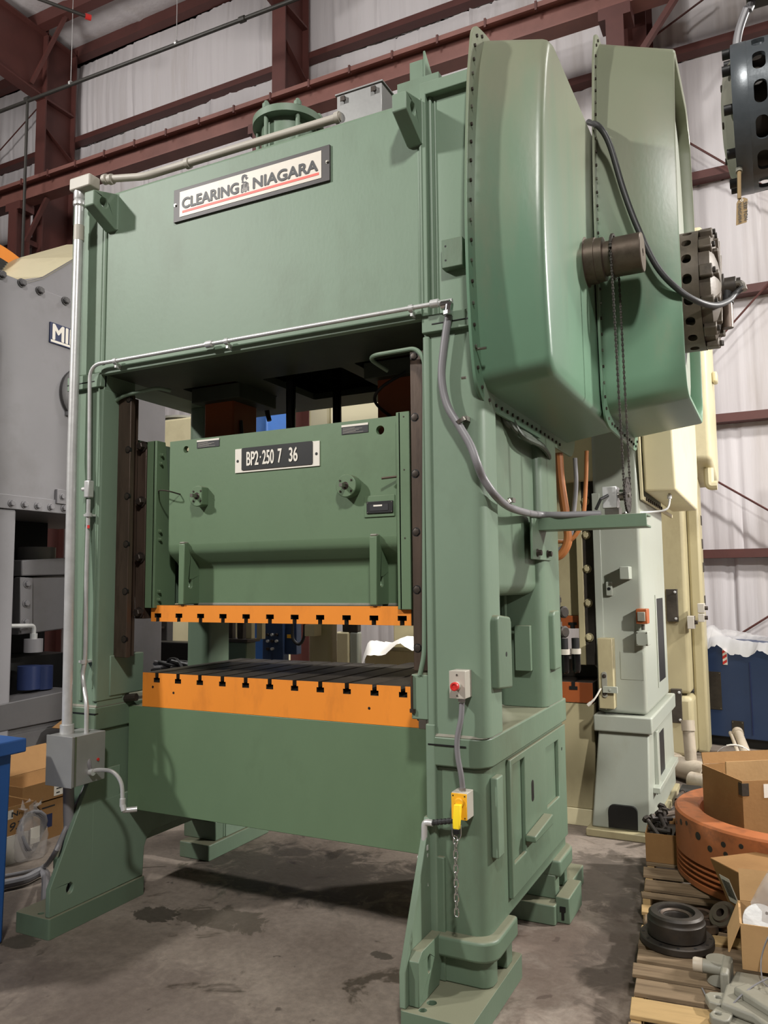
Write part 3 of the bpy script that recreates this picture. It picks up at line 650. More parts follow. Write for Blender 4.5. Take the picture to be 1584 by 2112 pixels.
# crown
m = MB().box(-.966, 1.0, FY, FY+.04, 2.94, 4.0)
crown = m.build('crown', 'green', press, .018, 3)
rods = [(-.61, .6), (.58, .6)]
hol = [rrect(x-.2, x+.2, y-.22, y+.22, .01, 1) for x, y in rods]+[rrect(-.25, .28, .42, 1.0, .01, 1)]
MB().prism([(-.966, FY+.04), (1.0, FY+.04), (1.0, 1.26), (-.966, 1.26)], 2, 2.945, 2.985, hol).build('bottom_plate', 'green_dark', crown)  # oil-dark green, with the underside's shade put into the colour
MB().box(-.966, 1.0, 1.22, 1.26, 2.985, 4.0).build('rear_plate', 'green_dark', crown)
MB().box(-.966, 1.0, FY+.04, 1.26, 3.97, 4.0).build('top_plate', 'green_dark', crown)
MB().box(-.966, 1.0, FY+.2, FY+.22, 2.76, 2.945).box(-.6, .6, 1.15, 1.18, 2.8, 2.945).build('stiffener_rib', 'green_side', crown) if False else None
MB().box(-.966, 1.0, FY-.014, FY+.02, 2.938, 2.99).build('bottom_flange', 'green', crown, .003)
MB().tube([(-.962, FY, 2.9+.1), (-.962, FY, 3.99)], .007, 8).tube([(-.99, FY, 3.0), (-.99, FY, 3.97)], .004, 8).build('weld_bead', 'green', crown)
MB().tube([(1.003, FY-.004, 3.0), (1.003, FY-.004, 3.99)], .006, 8).build('weld_bead', 'green', crown)
for x, y in rods:
    d = MB().box(x-.11, x+.11, y-.12, y+.12, 2.3, 3.2).build('connection_rod', 'rod_orange', press, .01)
    MB().box(x-.16, x+.2, y-.18, y+.2, 2.86, 2.95).build('rod_guide', 'green_dark', d, .004)
    MB().tube(round_path([(x+.115, y-.05, 2.75), (x+.14, y-.05, 2.5), (x+.2, y+.05, 2.5)], .04), .01, 8).build('oil_hose', 'rubber', d)
for (px, y, r) in ((600, .5, .028), (695, .85, .027)):
    p = at(px, 800, 1, y); c = MB().cyl((p.x, y, 2.5), (p.x, y, 3.3), r).build('balance_rod', 'black_gloss', press)
    MB().box(p.x-.05, p.x+.06, y-.06, y+.06, 2.575, 2.635).build('rod_clamp', 'green_side', c, .004)
p = at(553, 868, 1, .9); MB().tube([(p.x-.02, .9, 2.945), (p.x-.005, .9, p.z+.05), (p.x+.01, .9, p.z)], .016, 10).build('proximity_probe', 'rubber', press)
MB().tube(curve([(.57, .5, 2.63), (.5, .4, 2.72), (.56, .35, 2.78), (.68, .4, 2.86)], 6), .008, 8).build('probe_cable', 'rubber', press)
# lifting lugs
def lug(x0, x1, fr=True):
    y0 = FY+.01 if fr else 1.2
    s = 1 if fr else -1
    p = [(y0, 3.985), (y0-.185*s, 3.93), (y0-.185*s, 3.848), (y0-.03*s, 3.765), (y0, 3.765)]
    o = MB().prism(p, 0, x0, x1, [circ(y0-.11*s, 3.888, .028, 18)]).build('lifting_lug', 'green', crown, .01, 3)
    MB().tube([(x1, y0-.004*s, 3.77), (x1, y0-.004*s, 3.98)], .011, 8).build('weld_bead', 'green', o)
lug(-.955, -.882); lug(.94, 1.012)
q = at(870, 150, 1, .9); MB().box(q.x-.06, q.x+.03, .85, .95, q.z-.11, q.z+.05).prism([(.85, q.z-.11), (.85, q.z+.1), (1.1, q.z-.11)], 0, q.x+.03, q.x+.045).build('rear_bracket', 'green', crown, .004)
MB().box(q.x-.12, q.x+.15, .8, 1.15, 3.99, q.z-.1).build('bracket_stand', 'green', crown)
# maker's sign
zt_ = (at(360, 394, 1, FY-.006).z+at(681, 299, 1, FY-.006).z)/2; zb_ = (at(360, 459, 1, FY-.006).z+at(681, 374, 1, FY-.006).z)/2
xa, xb = at(360, 425, 1, FY-.006).x, at(681, 335, 1, FY-.006).x
ns = MB().box(xa, xb, FY-.012, FY+.005, zb_, zt_).build('maker_sign', 'plate_frame', crown, .001)
fa, fb = at(371, 425, 1, FY-.012).x, at(663, 340, 1, FY-.012).x; ft, fb_ = zt_-.020, zb_+.022
MB().box(fa, fb, FY-.014, FY-.011, fb_, ft).build('sign_face', 'plate_face', ns)
yF = FY-.0145; Hh = ft-fb_; Wd = fb-fa
lz = fb_+Hh*.30; lh = Hh*.40
text('lettering', 'CLEARING', (fa+Wd*.022, yF, lz), (1, 0, 0), (0, 0, 1), lh, 'ink', ns, Wd*.418, fat=.05)
text('lettering', 'NIAGARA', (fa+Wd*.545, yF, lz), (1, 0, 0), (0, 0, 1), lh, 'ink', ns, Wd*.432, fat=.05)
MB().box(fa+Wd*.022, fb-Wd*.015, yF-.0006, yF+.001, fb_+Hh*.13, fb_+Hh*.22).build('red_stripe', 'red_print', ns)
# emblem: a head looking right over waves
ex, ez, es = fa+Wd*.457, fb_+Hh*.245, Hh*.70
P_ = lambda L: [(ex+u*es*.5, ez+v*es) for u, v in L]
e_ = MB()
e_.prism(P_([(.08, .90), (.2, .99), (.5, 1.0), (.74, .94), (.85, .86), (.62, .88), (.45, .86), (.36, .78), (.30, .68), (.14, .66), (.06, .78)]), 1, yF-.0006, yF)
e_.prism(P_([(.5, .84), (.72, .86), (.86, .78), (.98, .76), (.8, .72), (.72, .66), (.6, .72)]), 1, yF-.0006, yF)
e_.prism(P_([(.10, .63), (.3, .68), (.38, .60), (.62, .60), (.8, .54), (.98, .46), (.6, .50), (.34, .52), (.10, .57)]), 1, yF-.0006, yF)
for k in range(3):
    b = .46-.065*k
    e_.prism(P_([(.04+.24*i, b+(.04 if i % 2 else 0)) for i in range(5)]+[(.04+.24*i, b-.042+(.04 if i % 2 else 0)) for i in range(4, -1, -1)]), 1, yF-.0006, yF)
e_.prism(P_([(.0, .27), (.25, .30), (.5, .26), (.75, .30), (1.04, .27), (1.04, .02), (.8, .08), (.62, .0), (.4, .06), (.2, 0), (.0, .05)]), 1, yF-.0006, yF)
em = e_.build('emblem', 'ink', ns, smooth=0)
w_ = MB()
for k in range(4):
    b = .22-.05*k
    w_.prism(P_([(.12+.19*i, b+(.02 if i % 2 else 0)) for i in range(5)]+[(.12+.19*i, b-.014+(.02 if i % 2 else 0)) for i in range(4, -1, -1)]), 1, yF-.0009, yF-.0005)
w_.build('wave_lines', 'plate_face', em, smooth=0)
for x in (xa+.012, xb-.013): MB().bolt((x, FY-.012, (zt_+zb_)/2+.004), (0, -1, 0), .006, .008).build('sign_screw', 'steel', ns)
# on top of the crown
c = at(595, 262, 1, .5); tz = c.z
oc = MB().lathe([(.16, 0), (.16, tz-4.0-.02)], (c.x, .5, 4.0), (0, 0, 1), 36).build('overload_cylinder', 'green', press)
MB().lathe([(.19, -.028), (.213, -.024), (.213, .018), (.205, .024), (0, .024)], (c.x, .5, tz), (0, 0, 1), 48).build('cylinder_cap', 'green', oc)
for a in range(6):
    t = R(-100+60*a); q = V((c.x+.187*cos(t), .5+.187*sin(t), 0)); MB().cyl((q.x, q.y, 4.0), (q.x, q.y, tz-.025), .013, n=12).build('tie_rod', 'green', oc)
    MB().hexa((q.x, q.y, tz+.024), (0, 0, 1), .02, .03).cyl((q.x, q.y, tz+.05), (q.x, q.y, tz+.066), .012, n=10).build('tie_rod_nut', 'green', oc)
jb = MB().box(.535, .785, -.06, .2, 4.0, 4.168).build('junction_box', 'box_steel', press, .003)
MB().box(.528, .792, -.067, .207, 4.168, 4.176).build('lid', 'box_steel', jb, .001)
for x in (.575, .745): MB().box(x-.012, x+.012, -.075, -.058, 4.135, 4.15).box(x-.012, x+.012, -.076, -.072, 4.125, 4.15).build('lid_clamp', 'dark_bolt', jb)
cp = [at(704, 241, 1, -.06), at(520, 296, 1, -.06), at(400, 333, 1, -.06), at(338, 352, 1, -.07), at(300, 364, 1, -.1), at(212, 370, 1, -.12)]
cd_ = MB().tube(round_path(cp, .15), .021, 12).build('top_conduit', 'plastic_grey', press)
for p, d in ((at(697, 243, 1, -.06), (1, 0, 0)), (at(388, 337, 1, -.06), (1, 0, 0)), (at(218, 370, 1, -.12), (1, 0, 0)), (at(229, 370, 1, -.12), (1, 0, 0))):
    MB().cyl(V(p)-V(d)*.012, V(p)+V(d)*.012, .029, n=14).build('conduit_coupling', 'plastic_grey', cd_)
vx = at(165, 400, 1, -.16).x
fx = MB().prism(rrect(vx-.045, -1.0, 4.02, 4.095, .012, 4), 1, -.2, -.12).build('pull_box', 'plastic_grey', press, .008)
MB().lathe([(.034, 0), (.034, .04), (.03, .05), (.036, .06), (.036, .08), (.027, .09)], (vx, -.16, 4.02), (0, 0, -1), 18).build('box_connector', 'galvanised', fx)
p1 = at(138, 1508, 1, -.24)
vc = MB().tube([(vx, -.16, 4.0), (vx+.004, -.17, 2.5), (p1.x, -.24, p1.z+.005)], .0265, 16).build('riser_conduit', 'galvanised', press)
MB().cyl((vx, -.16, 3.73), (vx, -.16, 3.82), .029, n=16).build('conduit_coupling', 'plastic_grey', vc)
MB().cyl((p1.x, -.24, p1.z-.02), (p1.x, -.24, p1.z+.035), .036, n=14).build('conduit_coupling', 'galvanised', vc)
# enclosure at the lower left
A = at(95, 1618, 1, -.32); B = at(150, 1527, 1, -.32)
en = MB().box(A.x, B.x, -.32, -.1, A.z, p1.z-.01).build('enclosure', 'box_steel', press, .002)
MB().box(A.x-.002, B.x+.002, -.324, -.315, A.z-.002, p1.z-.008).build('door', 'box_steel', en, .001)
MB().box(B.x-.001, B.x+.003, -.308, -.296, A.z, p1.z-.01).build('hinge', 'steel', en)
MB().cyl((B.x, -.15, A.z+.11), (B.x+.005, -.15, A.z+.11), .008, n=10).build('plug', 'red', en)
MB().hexa((p1.x-.0, -.22, A.z), (0, 0, -1), .032, .03).build('box_connector', 'galvanised', en)
MB().tube(curve([(p1.x, -.22, A.z-.02), (p1.x-.005, -.21, A.z-.15), (p1.x-.01, -.2, A.z-.3), (-1.075, -.19, A.z-.42), (-1.085, -.16, .22), (-1.12, -.1, .13)], 8), .028, 12).build('flexible_conduit', 'hose_grey', en)
# small steel conduit along the crown and down the left column
YC = FY-.05
pth = [at(933, 620, 1, YC), at(240, 744, 1, YC)]; e = pth[1]
dn = [at(184, 800, 1, YC), at(184, 990, 1, YC)]
mid = V((dn[0].x, YC, e.z+.003))
sc_ = MB().tube([pth[0]]+round_path([e, mid, dn[1]], .09, 8), .0105, 12).build('steel_conduit', 'galvanised', press)
for px, py in ((848, 636), (468, 704), (238, 745)):
    q = at(px, py, 1, YC); MB().lathe([(.017, -.01), (.017, .01)], q, (1, 0, 0), 14).box(q.x-.006, q.x+.006, YC+.0, FY+.0, q.z-.035, q.z-.01).build('conduit_clamp', 'galvanised', sc_)
for px, py in ((432, 710), (897, 626)):
    q = at(px, py, 1, YC); MB().lathe([(.015, -.022), (.019, -.018), (.019, .018), (.015, .022)], q, (1, 0, 0), 14).build('conduit_coupling', 'galvanised', sc_)
q = at(924, 628, 1, YC); MB().lathe([(.02, -.03), (.02, .012), (.014, .02)], q, (1, 0, 0), 14).cyl(q+V((.005, 0, 0)), q-V((0, 0, .035)), .02, n=14).hexa(q-V((0, 0, .03)), (0, 0, -1), .02, .02).build('elbow_connector', 'chrome', sc_)
q = at(183, 1008, 1, YC); MB().box(q.x-.017, q.x+.02, YC-.02, YC+.02, q.z-.05, q.z+.045).cyl(q+V((-.01, 0, -.0)), q+V((-.05, 0, 0)), .012, n=10).build('conduit_body', 'galvanised', sc_, .006)
dl = [at(183, 1030, 1, YC), at(178, 1200, 1, YC), at(176, 1350, 1, YC), at(171, 1395, 1, YC), at(178, 1450, 1, -.2), at(178, 1520, 1, -.2)]
MB().tube(curve(dl, 5), .0115, 12).build('steel_conduit', 'galvanised', press)
for px, py in ((183, 1062), (173, 1365)):
    q = at(px, py, 1, YC); MB().lathe([(.018, -.01), (.018, .01)], q, (0, 0, 1), 14).box(q.x-.04, q.x+.005, YC, YC+.06, q.z-.006, q.z+.006).build('conduit_clamp', 'galvanised', sc_)
q = at(182, 1085, 1, YC-.012); MB().box(q.x-.007, q.x+.009, YC-.013, YC-.009, q.z-.012, q.z+.005).build('red_sticker', 'red', sc_)
q = at(178, 1540, 1, -.2); MB().lathe([(.016, .05), (.02, .04), (.017, 0), (.022, -.01), (.022, -.03), (.016, -.035)], q, (0, 0, 1), 14).build('box_connector', 'chrome', sc_)
MB().tube(curve([at(178, 1550, 1, -.2), at(184, 1585, 1, -.2), at(181, 1612, 0, -1.02), at(158, 1662, 0, -1.02), at(133, 1715, 0, -1.02), at(110, 1765, 0, -1.03), at(86, 1790, 2, .03), at(40, 1802, 2, .03), at(-60, 1820, 2, .03)], 7), .0135, 10).build('flexible_conduit', 'hose_grey', press)
MB().tube(curve([(-1.12, -.1, .13), (-1.17, -.2, .05), at(92, 1800, 2, .04), at(45, 1816, 2, .035), at(-60, 1838, 2, .035)], 7), .026, 10).build('flexible_conduit', 'hose_grey', press)
# bent drain conduit at the left foot
dp = [at(184, 1592, 1, -.2), at(205, 1588, 1, -.18), at(232, 1592, 1, -.16), at(250, 1615, 1, -.14), at(253, 1655, 1, -.14)]
dc = MB().tube(curve(dp, 6), .0105, 10).build('drain_conduit', 'galvanised', press)
for k in (0, 2, 4): MB().cyl(V(dp[0])-V((.02, 0, 0)), V(dp[0])+V((.03, 0, 0)), .017, n=12).cyl(V(dp[4])+V((0, 0, .02)), V(dp[4])-V((0, 0, .02)), .015, n=12).build('conduit_coupling', 'galvanised', dc) if k == 0 else None
q = at(256, 1672, 1, -.14); MB().cyl(V(dp[4])-V((0, 0, .01)), q, .015, n=12).cyl(q-V((.01, 0, 0)), q+V((.04, .05, 0)), .014, n=12).build('elbow_connector', 'galvanised', dc)
# grey flexible hose down the right column and along the arm
hp = [at(926, 645, 1, FY-.03), at(915, 720, 1, FY-.03), at(911, 780, 1, FY-.03), at(922, 835, 1, FY-.03), at(948, 880, 1, FY-.03), at(970, 918, 1, FY-.03), at(984, 955, 1, FY-.03), at(996, 985, 1, FY+.01), at(1020, 1020, 0, 1.30), at(1044, 1042, 0, 1.30), at(1072, 1054, 0, 1.31), at(1110, 1061, 1, .72), at(1160, 1062, 1, .74), at(1240, 1060, 1, .76)]
fh = MB().tube(curve(hp, 7), .0175, 12).build('flexible_hose', 'hose_grey', press)
for px, py, ax, v in ((950, 868, 1, FY-.03), (1045, 1036, 0, 1.30)):
    q = at(px, py, ax, v); MB().lathe([(.024, -.008), (.024, .008)], q, (.5, .3, -1), 14).box(q.x+.005, q.x+.03, q.y-.0, q.y+.04, q.z+.0, q.z+.02).build('hose_clamp', 'steel', fh)
# green lubrication tubes in the opening
lt = [at(352, 806, 1, .1), at(325, 800, 1, .04), at(250, 817, 1, -.0), at(217, 845, 1, -.0), at(216, 900, 1, -.0), at(215, 1345, 1, -.0)]
MB().tube(round_path(lt, .06), .0105, 10).build('lubrication_tube', 'green', press)
rt_ = [at(800, 765, 1, .12), at(764, 742, 1, .05), at(770, 733, 1, -.02), at(858, 718, 1, -.05), at(875, 740, 1, -.05), at(876, 800, 1, -.05), at(875, 1350, 1, -.05), at(866, 1392, 1, -.05)]
MB().tube(round_path(rt_, .05), .0105, 10).build('lubrication_tube', 'green', press)
# oil boxes
a = at(228, 1352, 0, -.955); b = at(305, 1350, 0, -.955)
ob = MB().box(-1.06, -.955, a.y, .25, at(228, 1436, 0, -.955).z, a.z).build('oil_box', 'green', press, .006)
MB().box(-1.075, -1.055, a.y+.01, a.y+.05, at(228, 1445, 0, -.955).z, a.z).build('mounting_flange', 'green', ob, .003)
MB().tube([(-.99, .12, at(228, 1436, 0, -.955).z-.03), (-.9, .14, at(228, 1436, 0, -.955).z-.02)], .022, 10).build('drain_plug', 'dark_bolt', ob)
A, B = at(849, 1483, 1, -.05), at(882, 1392, 1, -.05)
ob = MB().box(A.x, 1.0, -.05, .08, A.z, B.z).build('oil_box', 'green', press, .005)
MB().cyl((A.x+.006, -.058, A.z+.045), (A.x+.006, -.058, B.z-.005), .006, n=8).cyl((A.x+.008, -.055, A.z+.03), (A.x+.008, -.055, A.z+.045), .014, n=10).build('sight_glass', 'gib_bronze', ob)
# emergency stop box and its conduit
A, B = at(927.5, 1440, 1, -.165), at(959, 1384.5, 1, -.165)
es_ = MB().box(A.x, B.x, -.165, FY+.012, A.z, B.z).build('stop_button_box', 'plastic_grey', press, .003)
cx, cz = (A.x+B.x)/2, (A.z+B.z)/2
MB().box(A.x, B.x, -.168, -.164, A.z, B.z).build('cover', 'plastic_grey', es_, .001)
MB().lathe([(.017, 0), (.017, .008), (.015, .012)], (cx, -.168, cz-.004), (0, -1, 0), 20).build('button_collar', 'label_white', es_)
MB().lathe([(.012, .01), (.012, .018), (.018, .02), (.018, .034), (.0165, .037), (.011, .0375), (.009, .034), (0, .034)], (cx, -.168, cz-.004), (0, -1, 0), 24).build('stop_button', 'red', es_)
for z in (A.z+.012, B.z-.016): MB().cyl((cx, -.168, z), (cx, -.171, z), .004, n=10).build('screw', 'steel', es_)
MB().hexa((cx+.008, -.135, A.z), (0, 0, -1), .015, .018).build('box_connector', 'chrome', es_)
A2, B2 = at(930, 1690, 1, -.165), at(961.5, 1638, 1, -.165)
ps = MB().box(A2.x, B2.x, -.155, FY+.02, A2.z, B2.z).build('plug_socket_box', 'plastic_grey', press, .003)
MB().box(A2.x+.001, B2.x-.001, -.160, -.154, A2.z+.001, B2.z-.003).build('yellow_cover', 'yellow', ps, .001)
cx2 = (A2.x+B2.x)/2
for sx in (A2.x+.009, B2.x-.009):
    for z in (A2.z+.009, B2.z-.012): MB().cyl((sx, -.160, z), (sx, -.1615, z), .003, n=8).build('screw', 'dark_bolt', ps)
MB().lathe([(.020, 0), (.020, .006), (.016, .010)], (cx2+.003, -.160, B2.z-.038), (0, -1, 0), 20, True).build('socket_hood', 'yellow', ps)
MB().hexa((cx2+.006, -.13, B2.z+.016), (0, 0, -1), .014, .017).build('box_connector', 'chrome', ps)
zz = A.z-.015
MB().tube(curve([(cx+.008, -.135, zz), (cx+.004, -.14, zz-.07), (cx-.012, -.145, zz-.15), (cx-.012, -.145, zz-.22), (cx-.0, -.14, zz-.3), (cx2+.006, -.13, B2.z+.014)], 8), .0115, 12).build('flexible_hose', 'hose_grey', ps)
q0 = V((A2.x+.02, -.12, A2.z-.012)); q1 = at(888, 1697, 1, -.13); bh = MB()
n_ = 15
for k in range(n_): p = q1.lerp(q0, k/n_); r_ = .0125 if k % 2 else .0105; bh.cyl(p, q1.lerp(q0, (k+1)/n_), r_, n=10)
bh.build('ribbed_hose', 'rubber', ps)
qa = at(880, 1700, 1, -.13); MB().tube(round_path([q1+V((.01, 0, 0)), V((qa.x-.01, -.13, q1.z)), V((qa.x-.012, -.13, q1.z-.09))], .04), .014, 12).build('steel_elbow', 'galvanised', ps)
qb = V((qa.x-.012, -.13, q1.z-.1)); MB().lathe([(.012, 0), (.018, .004), (.018, .022), (.012, .03), (.016, .04), (.014, .06)], qb+V((0, 0, .01)), (0, 0, -1), 12).cyl(qb+V((-.03, 0, -.05)), qb+V((0, 0, -.045)), .008, n=10).build('pipe_fitting', 'galvanised', ps)
MB().tube([qb-V((0, 0, .05)), qb+V((.012, 0, -.16))], .004, 6).build('thin_tube', 'galvanised', ps)
# junction box and conduit in the recess
A, B = at(1066, 1382, 1, .82), at(1096, 1290, 1, .82)
j = MB().box(A.x, B.x, .79, .83, A.z, B.z).build('recess_box', 'green_side', press, .003)
MB().tube(round_path([(A.x-.05, .8, 1.75), (A.x-.05, .8, A.z+.2), (A.x, .8, A.z+.2)], .05), .009, 8).build('recess_conduit', 'green_side', j)
q = at(1062, 1455, 2, 1.1); MB().hexa((q.x, q.y, 1.1), (0, 0, 1), .018, .02).build('hex_bolt', 'green_side', baseR)
# air preparation unit behind the rear column
au = MB(); p = at(1153, 1300, 1, 1.27); ax_, ay = p.x, 1.27
tp = at(1153, 1228, 1, 1.27).z; bt = at(1160, 1385, 1, 1.27).z
unit = MB().cyl((ax_, ay, tp), (ax_, ay, bt+.12), .013, n=12).build('air_unit', 'black_iron', press)
for f in (.06, .22, .38, .55, .7): z = tp-(tp-bt)*f; MB().lathe([(.018, -.014), (.018, .014)], (ax_, ay, z), (0, 0, 1), 12).build('pipe_fitting', 'steel' if f in (.22, .38) else 'black_iron', unit)
for f in (.22, .48): z = tp-(tp-bt)*f; MB().lathe([(.03, 0), (.034, .006), (.034, .02), (.026, .026), (0, .026)], (ax_+.02, ay-.0, z), (1, -.6, 0), 18).build('gauge', 'black_iron', unit)
for k, (dx, dy) in enumerate(((.035, -.03), (.085, .03))):
    z = bt+.13; MB().cyl((ax_+dx, ay+dy, z-.03), (ax_+dx, ay+dy, z), .03, n=16).build('filter_head', 'plastic_grey', unit)
    MB().cyl((ax_+dx, ay+dy, z), (ax_+dx, ay+dy, z+.06), .022, n=14).build('regulator_knob', 'black', unit)
    MB().lathe([(.026, 0), (.026, -.09), (.02, -.105), (0, -.108)], (ax_+dx, ay+dy, z-.03), (0, 0, 1), 16).build('filter_bowl', 'black_gloss', unit)
# arm with the encoder and its chain drive
ya = .75; zt_ = 2.088
arm = MB().prism([(ya-.01, zt_), (ya+.14, zt_), (ya+.14, zt_-.01), (ya, zt_-.01), (ya, zt_-.065), (ya-.01, zt_-.065)], 0, 1.27, 1.815).box(1.27, 1.815, ya, ya+.14, zt_-.065, zt_-.055).build('encoder_arm', 'green_side', press, .002)
MB().box(1.262, 1.275, .62, .98, 1.87, 2.09).build('arm_plate', 'green_side', arm, .003)
for y in (.7, .9): MB().bolt((1.275, y, 1.905), (1, 0, 0), .013, .026).build('hex_bolt', 'dark_bolt', arm)
MB().box(1.61, 1.68, ya+.02, ya+.1, zt_, zt_+.04).build('encoder_foot', 'steel', arm, .002)
eb = MB().box(1.6, 1.672, ya+.015, ya+.105, zt_+.035, zt_+.145).build('encoder', 'galvanised', arm, .004)
MB().tube([(1.63, ya+.012, zt_+.1), (1.6, ya-.02, zt_+.08), (1.57, ya+.0, zt_+.03)], .008, 8).build('encoder_cable', 'rubber', eb)
spz = 2.19; spx = 1.718; sy_ = ya+.06
MB().cyl((1.672, sy_, spz), (1.73, sy_, spz), .014, n=14).cyl((1.68, sy_, spz), (1.70, sy_, spz), .028, n=16).build('encoder_shaft', 'steel', arm)
def sprocket(x, y, z, r, nt, name, parent, holes=0):
    o = []
    for i in range(nt*4): a = 2*pi*i/(nt*4); rr = r if i % 4 in (0, 1) else r*.93; o.append((y+rr*cos(a), z+rr*sin(a)))
    hs = [circ(y+r*.68*cos(2*pi*k/holes), z+r*.68*sin(2*pi*k/holes), r*.09, 8) for k in range(holes)]
    return MB().prism(o, 0, x-.004, x+.004, hs).build(name, 'black_iron', parent)
sprocket(spx, sy_, spz, .09, 30, 'sprocket', arm, 10)
# crankshaft end with its sprocket
shy, shz = .77, 3.42
sh = MB().lathe([(.13, -.01), (.13, .01), (.118, .012), (.118, .06), (.112, .062), (.112, .10), (.088, .104), (.088, .14), (.1, .142), (.1, .285), (.096, .29), (.02, .29), (.02, .27), (0, .27)], (1.556, shy, shz), (1, 0, 0), 40).build('crankshaft_end', 'shaft_steel', press)
sprocket(1.70, shy, shz, .115, 36, 'sprocket', sh)
ch = MB(); sy0, sy1 = .107, .09
for sg in (-1, 1):
    a, b = V((1.705, shy+sg*sy0, shz)), V((1.718, sy_+sg*sy1, spz)); n = 84
    for k in range(n):
        p, q = a.lerp(b, (k+.08)/n), a.lerp(b, (k+.92)/n); w_ = .006 if k % 2 else .0035
        ch.box(min(p.x, q.x)-w_, max(p.x, q.x)+w_, p.y-.0045, p.y+.0045, q.z, p.z)
for k in range(20):
    a = pi*k/20; ch.box(1.699, 1.711, shy+.112*cos(a)-.006, shy+.112*cos(a)+.006, shz+.112*sin(a)-.006, shz+.112*sin(a)+.006)
    ch.box(1.713, 1.723, sy_-.088*cos(a)-.005, sy_-.088*cos(a)+.005, spz-.088*sin(a)-.005, spz-.088*sin(a)+.005)
o = ch.build('drive_chain', 'black_iron', arm, smooth=0); o['kind'] = 'stuff'

# gear guards
def smooth_loop(p, n=4):
    P = [V((0, *q)) for q in p]; out = []; k = len(P)
    for i in range(k):
        a, b, c = P[i-1], P[i], P[(i+1) % k]; l1, l2 = (a-b), (c-b); d = min(l1.length, l2.length)*.42
        s, e = b+l1.normalized()*d, b+l2.normalized()*d
        for j in range(n+1): t = j/n; q = s*(1-t)**2+b*2*t*(1-t)+e*t*t; out.append((q.y, q.z))
    return out
def guard(name, body, flange, x0, x1, cy, cz, m, taper, drop, recess=0):
    fl_ = smooth_loop(flange); bd = smooth_loop(body)
    st = [(x0, 1), (x0+.01, 1-taper*.01/(x1-x0-.035)), (x0+(x1-x0)*.5, 1-taper*(x1-x0)*.5/(x1-x0-.035)), (x1-.035, 1-taper), (x1-.016, 1-taper-.006), (x1-.005, 1-taper-.018), (x1, 1-taper-.036)]
    hh = max(z for y, z in bd)-cz
    if recess: st = st[:3]+[(x1-.01, 1-taper), (x1, 1-taper-.006), (x1, 1-taper-.026), (x1-.006, 1-taper-.032), (x1-recess, 1-taper-.034)]
    mb = MB().ring([[(x, cy+(y-cy)*s, cz+(z-cz)*s-drop*(x-x0)/(x1-x0)*(z-cz)/hh*(1 if z > cz else .35)) for y, z in bd] for x, s in st])
    g = mb.build(name, m, press, smooth=50)
    MB().prism(fl_, 0, x0-.012, x0+.002).build('guard_flange', m, g, .002)
    n = len(flange); per = []
    for i in range(n):
        a, b = V((0, *flange[i])), V((0, *flange[(i+1) % n])); L_ = (b-a).length; k = max(1, round(L_/.085))
        per += [a.lerp(b, (j+.5)/k) for j in range(k)]
    pb_ = V((0, cy, cz))
    for p in per:
        if p.y > cy+.55: continue
        q = p+(pb_-p).normalized()*.035
        MB().hexa((x0+.002, q.y, q.z), (1, 0, 0), .0075, .008).build('flange_bolt', 'dark_bolt' if (int(q.z*50) % 3) else 'steel', g)
    return g
BD1 = [(.12, 2.60), (.0, 2.605), (-.06, 2.65), (-.10, 2.9), (-.122, 3.15), (-.122, 3.4), (-.08, 3.8), (.0, 4.15), (.07, 4.31), (.16, 4.345), (1.42, 4.36), (1.55, 4.2), (1.64, 3.8), (1.66, 3.4), (1.62, 2.9), (1.58, 2.66), (1.5, 2.60)]
F1 = [(.05, 2.53), (-.06, 2.545), (-.14, 2.61), (-.185, 2.79), (-.21, 3.08), (-.213, 3.36), (-.192, 3.65), (-.148, 4.01), (-.09, 4.25), (-.045, 4.305), (.06, 4.34), (.15, 4.362), (1.5, 4.375), (1.64, 4.25), (1.74, 3.8), (1.75, 3.3), (1.72, 2.8), (1.68, 2.6), (1.6, 2.53)]
g1 = guard("gear_guard", BD1, F1, 1.262, 1.565, .75, 3.42, 'green_guard', .03, .05)
BD2 = [(1.15, 2.68), (1.06, 2.72), (1.02, 2.8), (.99, 3.2), (.985, 3.7), (1.02, 4.2), (1.12, 4.7), (1.2, 4.9), (1.26, 4.95), (1.9, 4.95), (2.05, 4.8), (2.1, 4.3), (2.12, 3.4), (2.08, 2.8), (2.0, 2.68)]
F2 = [(1.12, 2.60), (1.02, 2.63), (.965, 2.75), (.935, 3.2), (.93, 3.7), (.965, 4.2), (1.055, 4.75), (1.12, 4.92), (1.2, 4.96), (1.95, 4.975), (2.12, 4.84), (2.17, 4.3), (2.18, 3.4), (2.14, 2.76), (2.05, 2.6)]
def guard2():
    g = guard("belt_guard", BD2, F2, 1.585, 2.0, 1.55, 3.6, 'green_guard', .02, .14, .07)
    return g
g2 = guard2()
lp = smooth_loop([(1.06, 2.86), (1.045, 3.6), (1.06, 4.2), (1.2, 4.66), (1.9, 4.66), (2.03, 4.2), (2.05, 3.4), (2.02, 2.86)])
MB().prism(lp, 0, 1.925, 1.938).build('access_plate', 'sage', g2, .003)
MB().cyl((1.93, 1.5, 3.42), (1.942, 1.5, 3.42), .42, n=48).build('drum_opening', 'black', g2)
for px, py in ((985, 720), (966, 778)):
    q = at(px, py, 0, 1.27); MB().cyl((1.24, q.y, q.z), (1.31 if px > 970 else 1.26, q.y, q.z), .006, n=8).build('stud', 'steel', g1)
for k in range(3):
    MB().tube(curve([(1.22, .30+.05*k, 2.62), (1.24+.02*k, .34+.05*k, 2.52-.02*k), (1.27+.02*k, .6+.06*k, 2.5-.02*k), (1.26, .95+.05*k, 2.49-.02*k), (1.2, 1.1, 2.47)], 6), .014, 8).build('grease_pipe', 'green_dark', press)
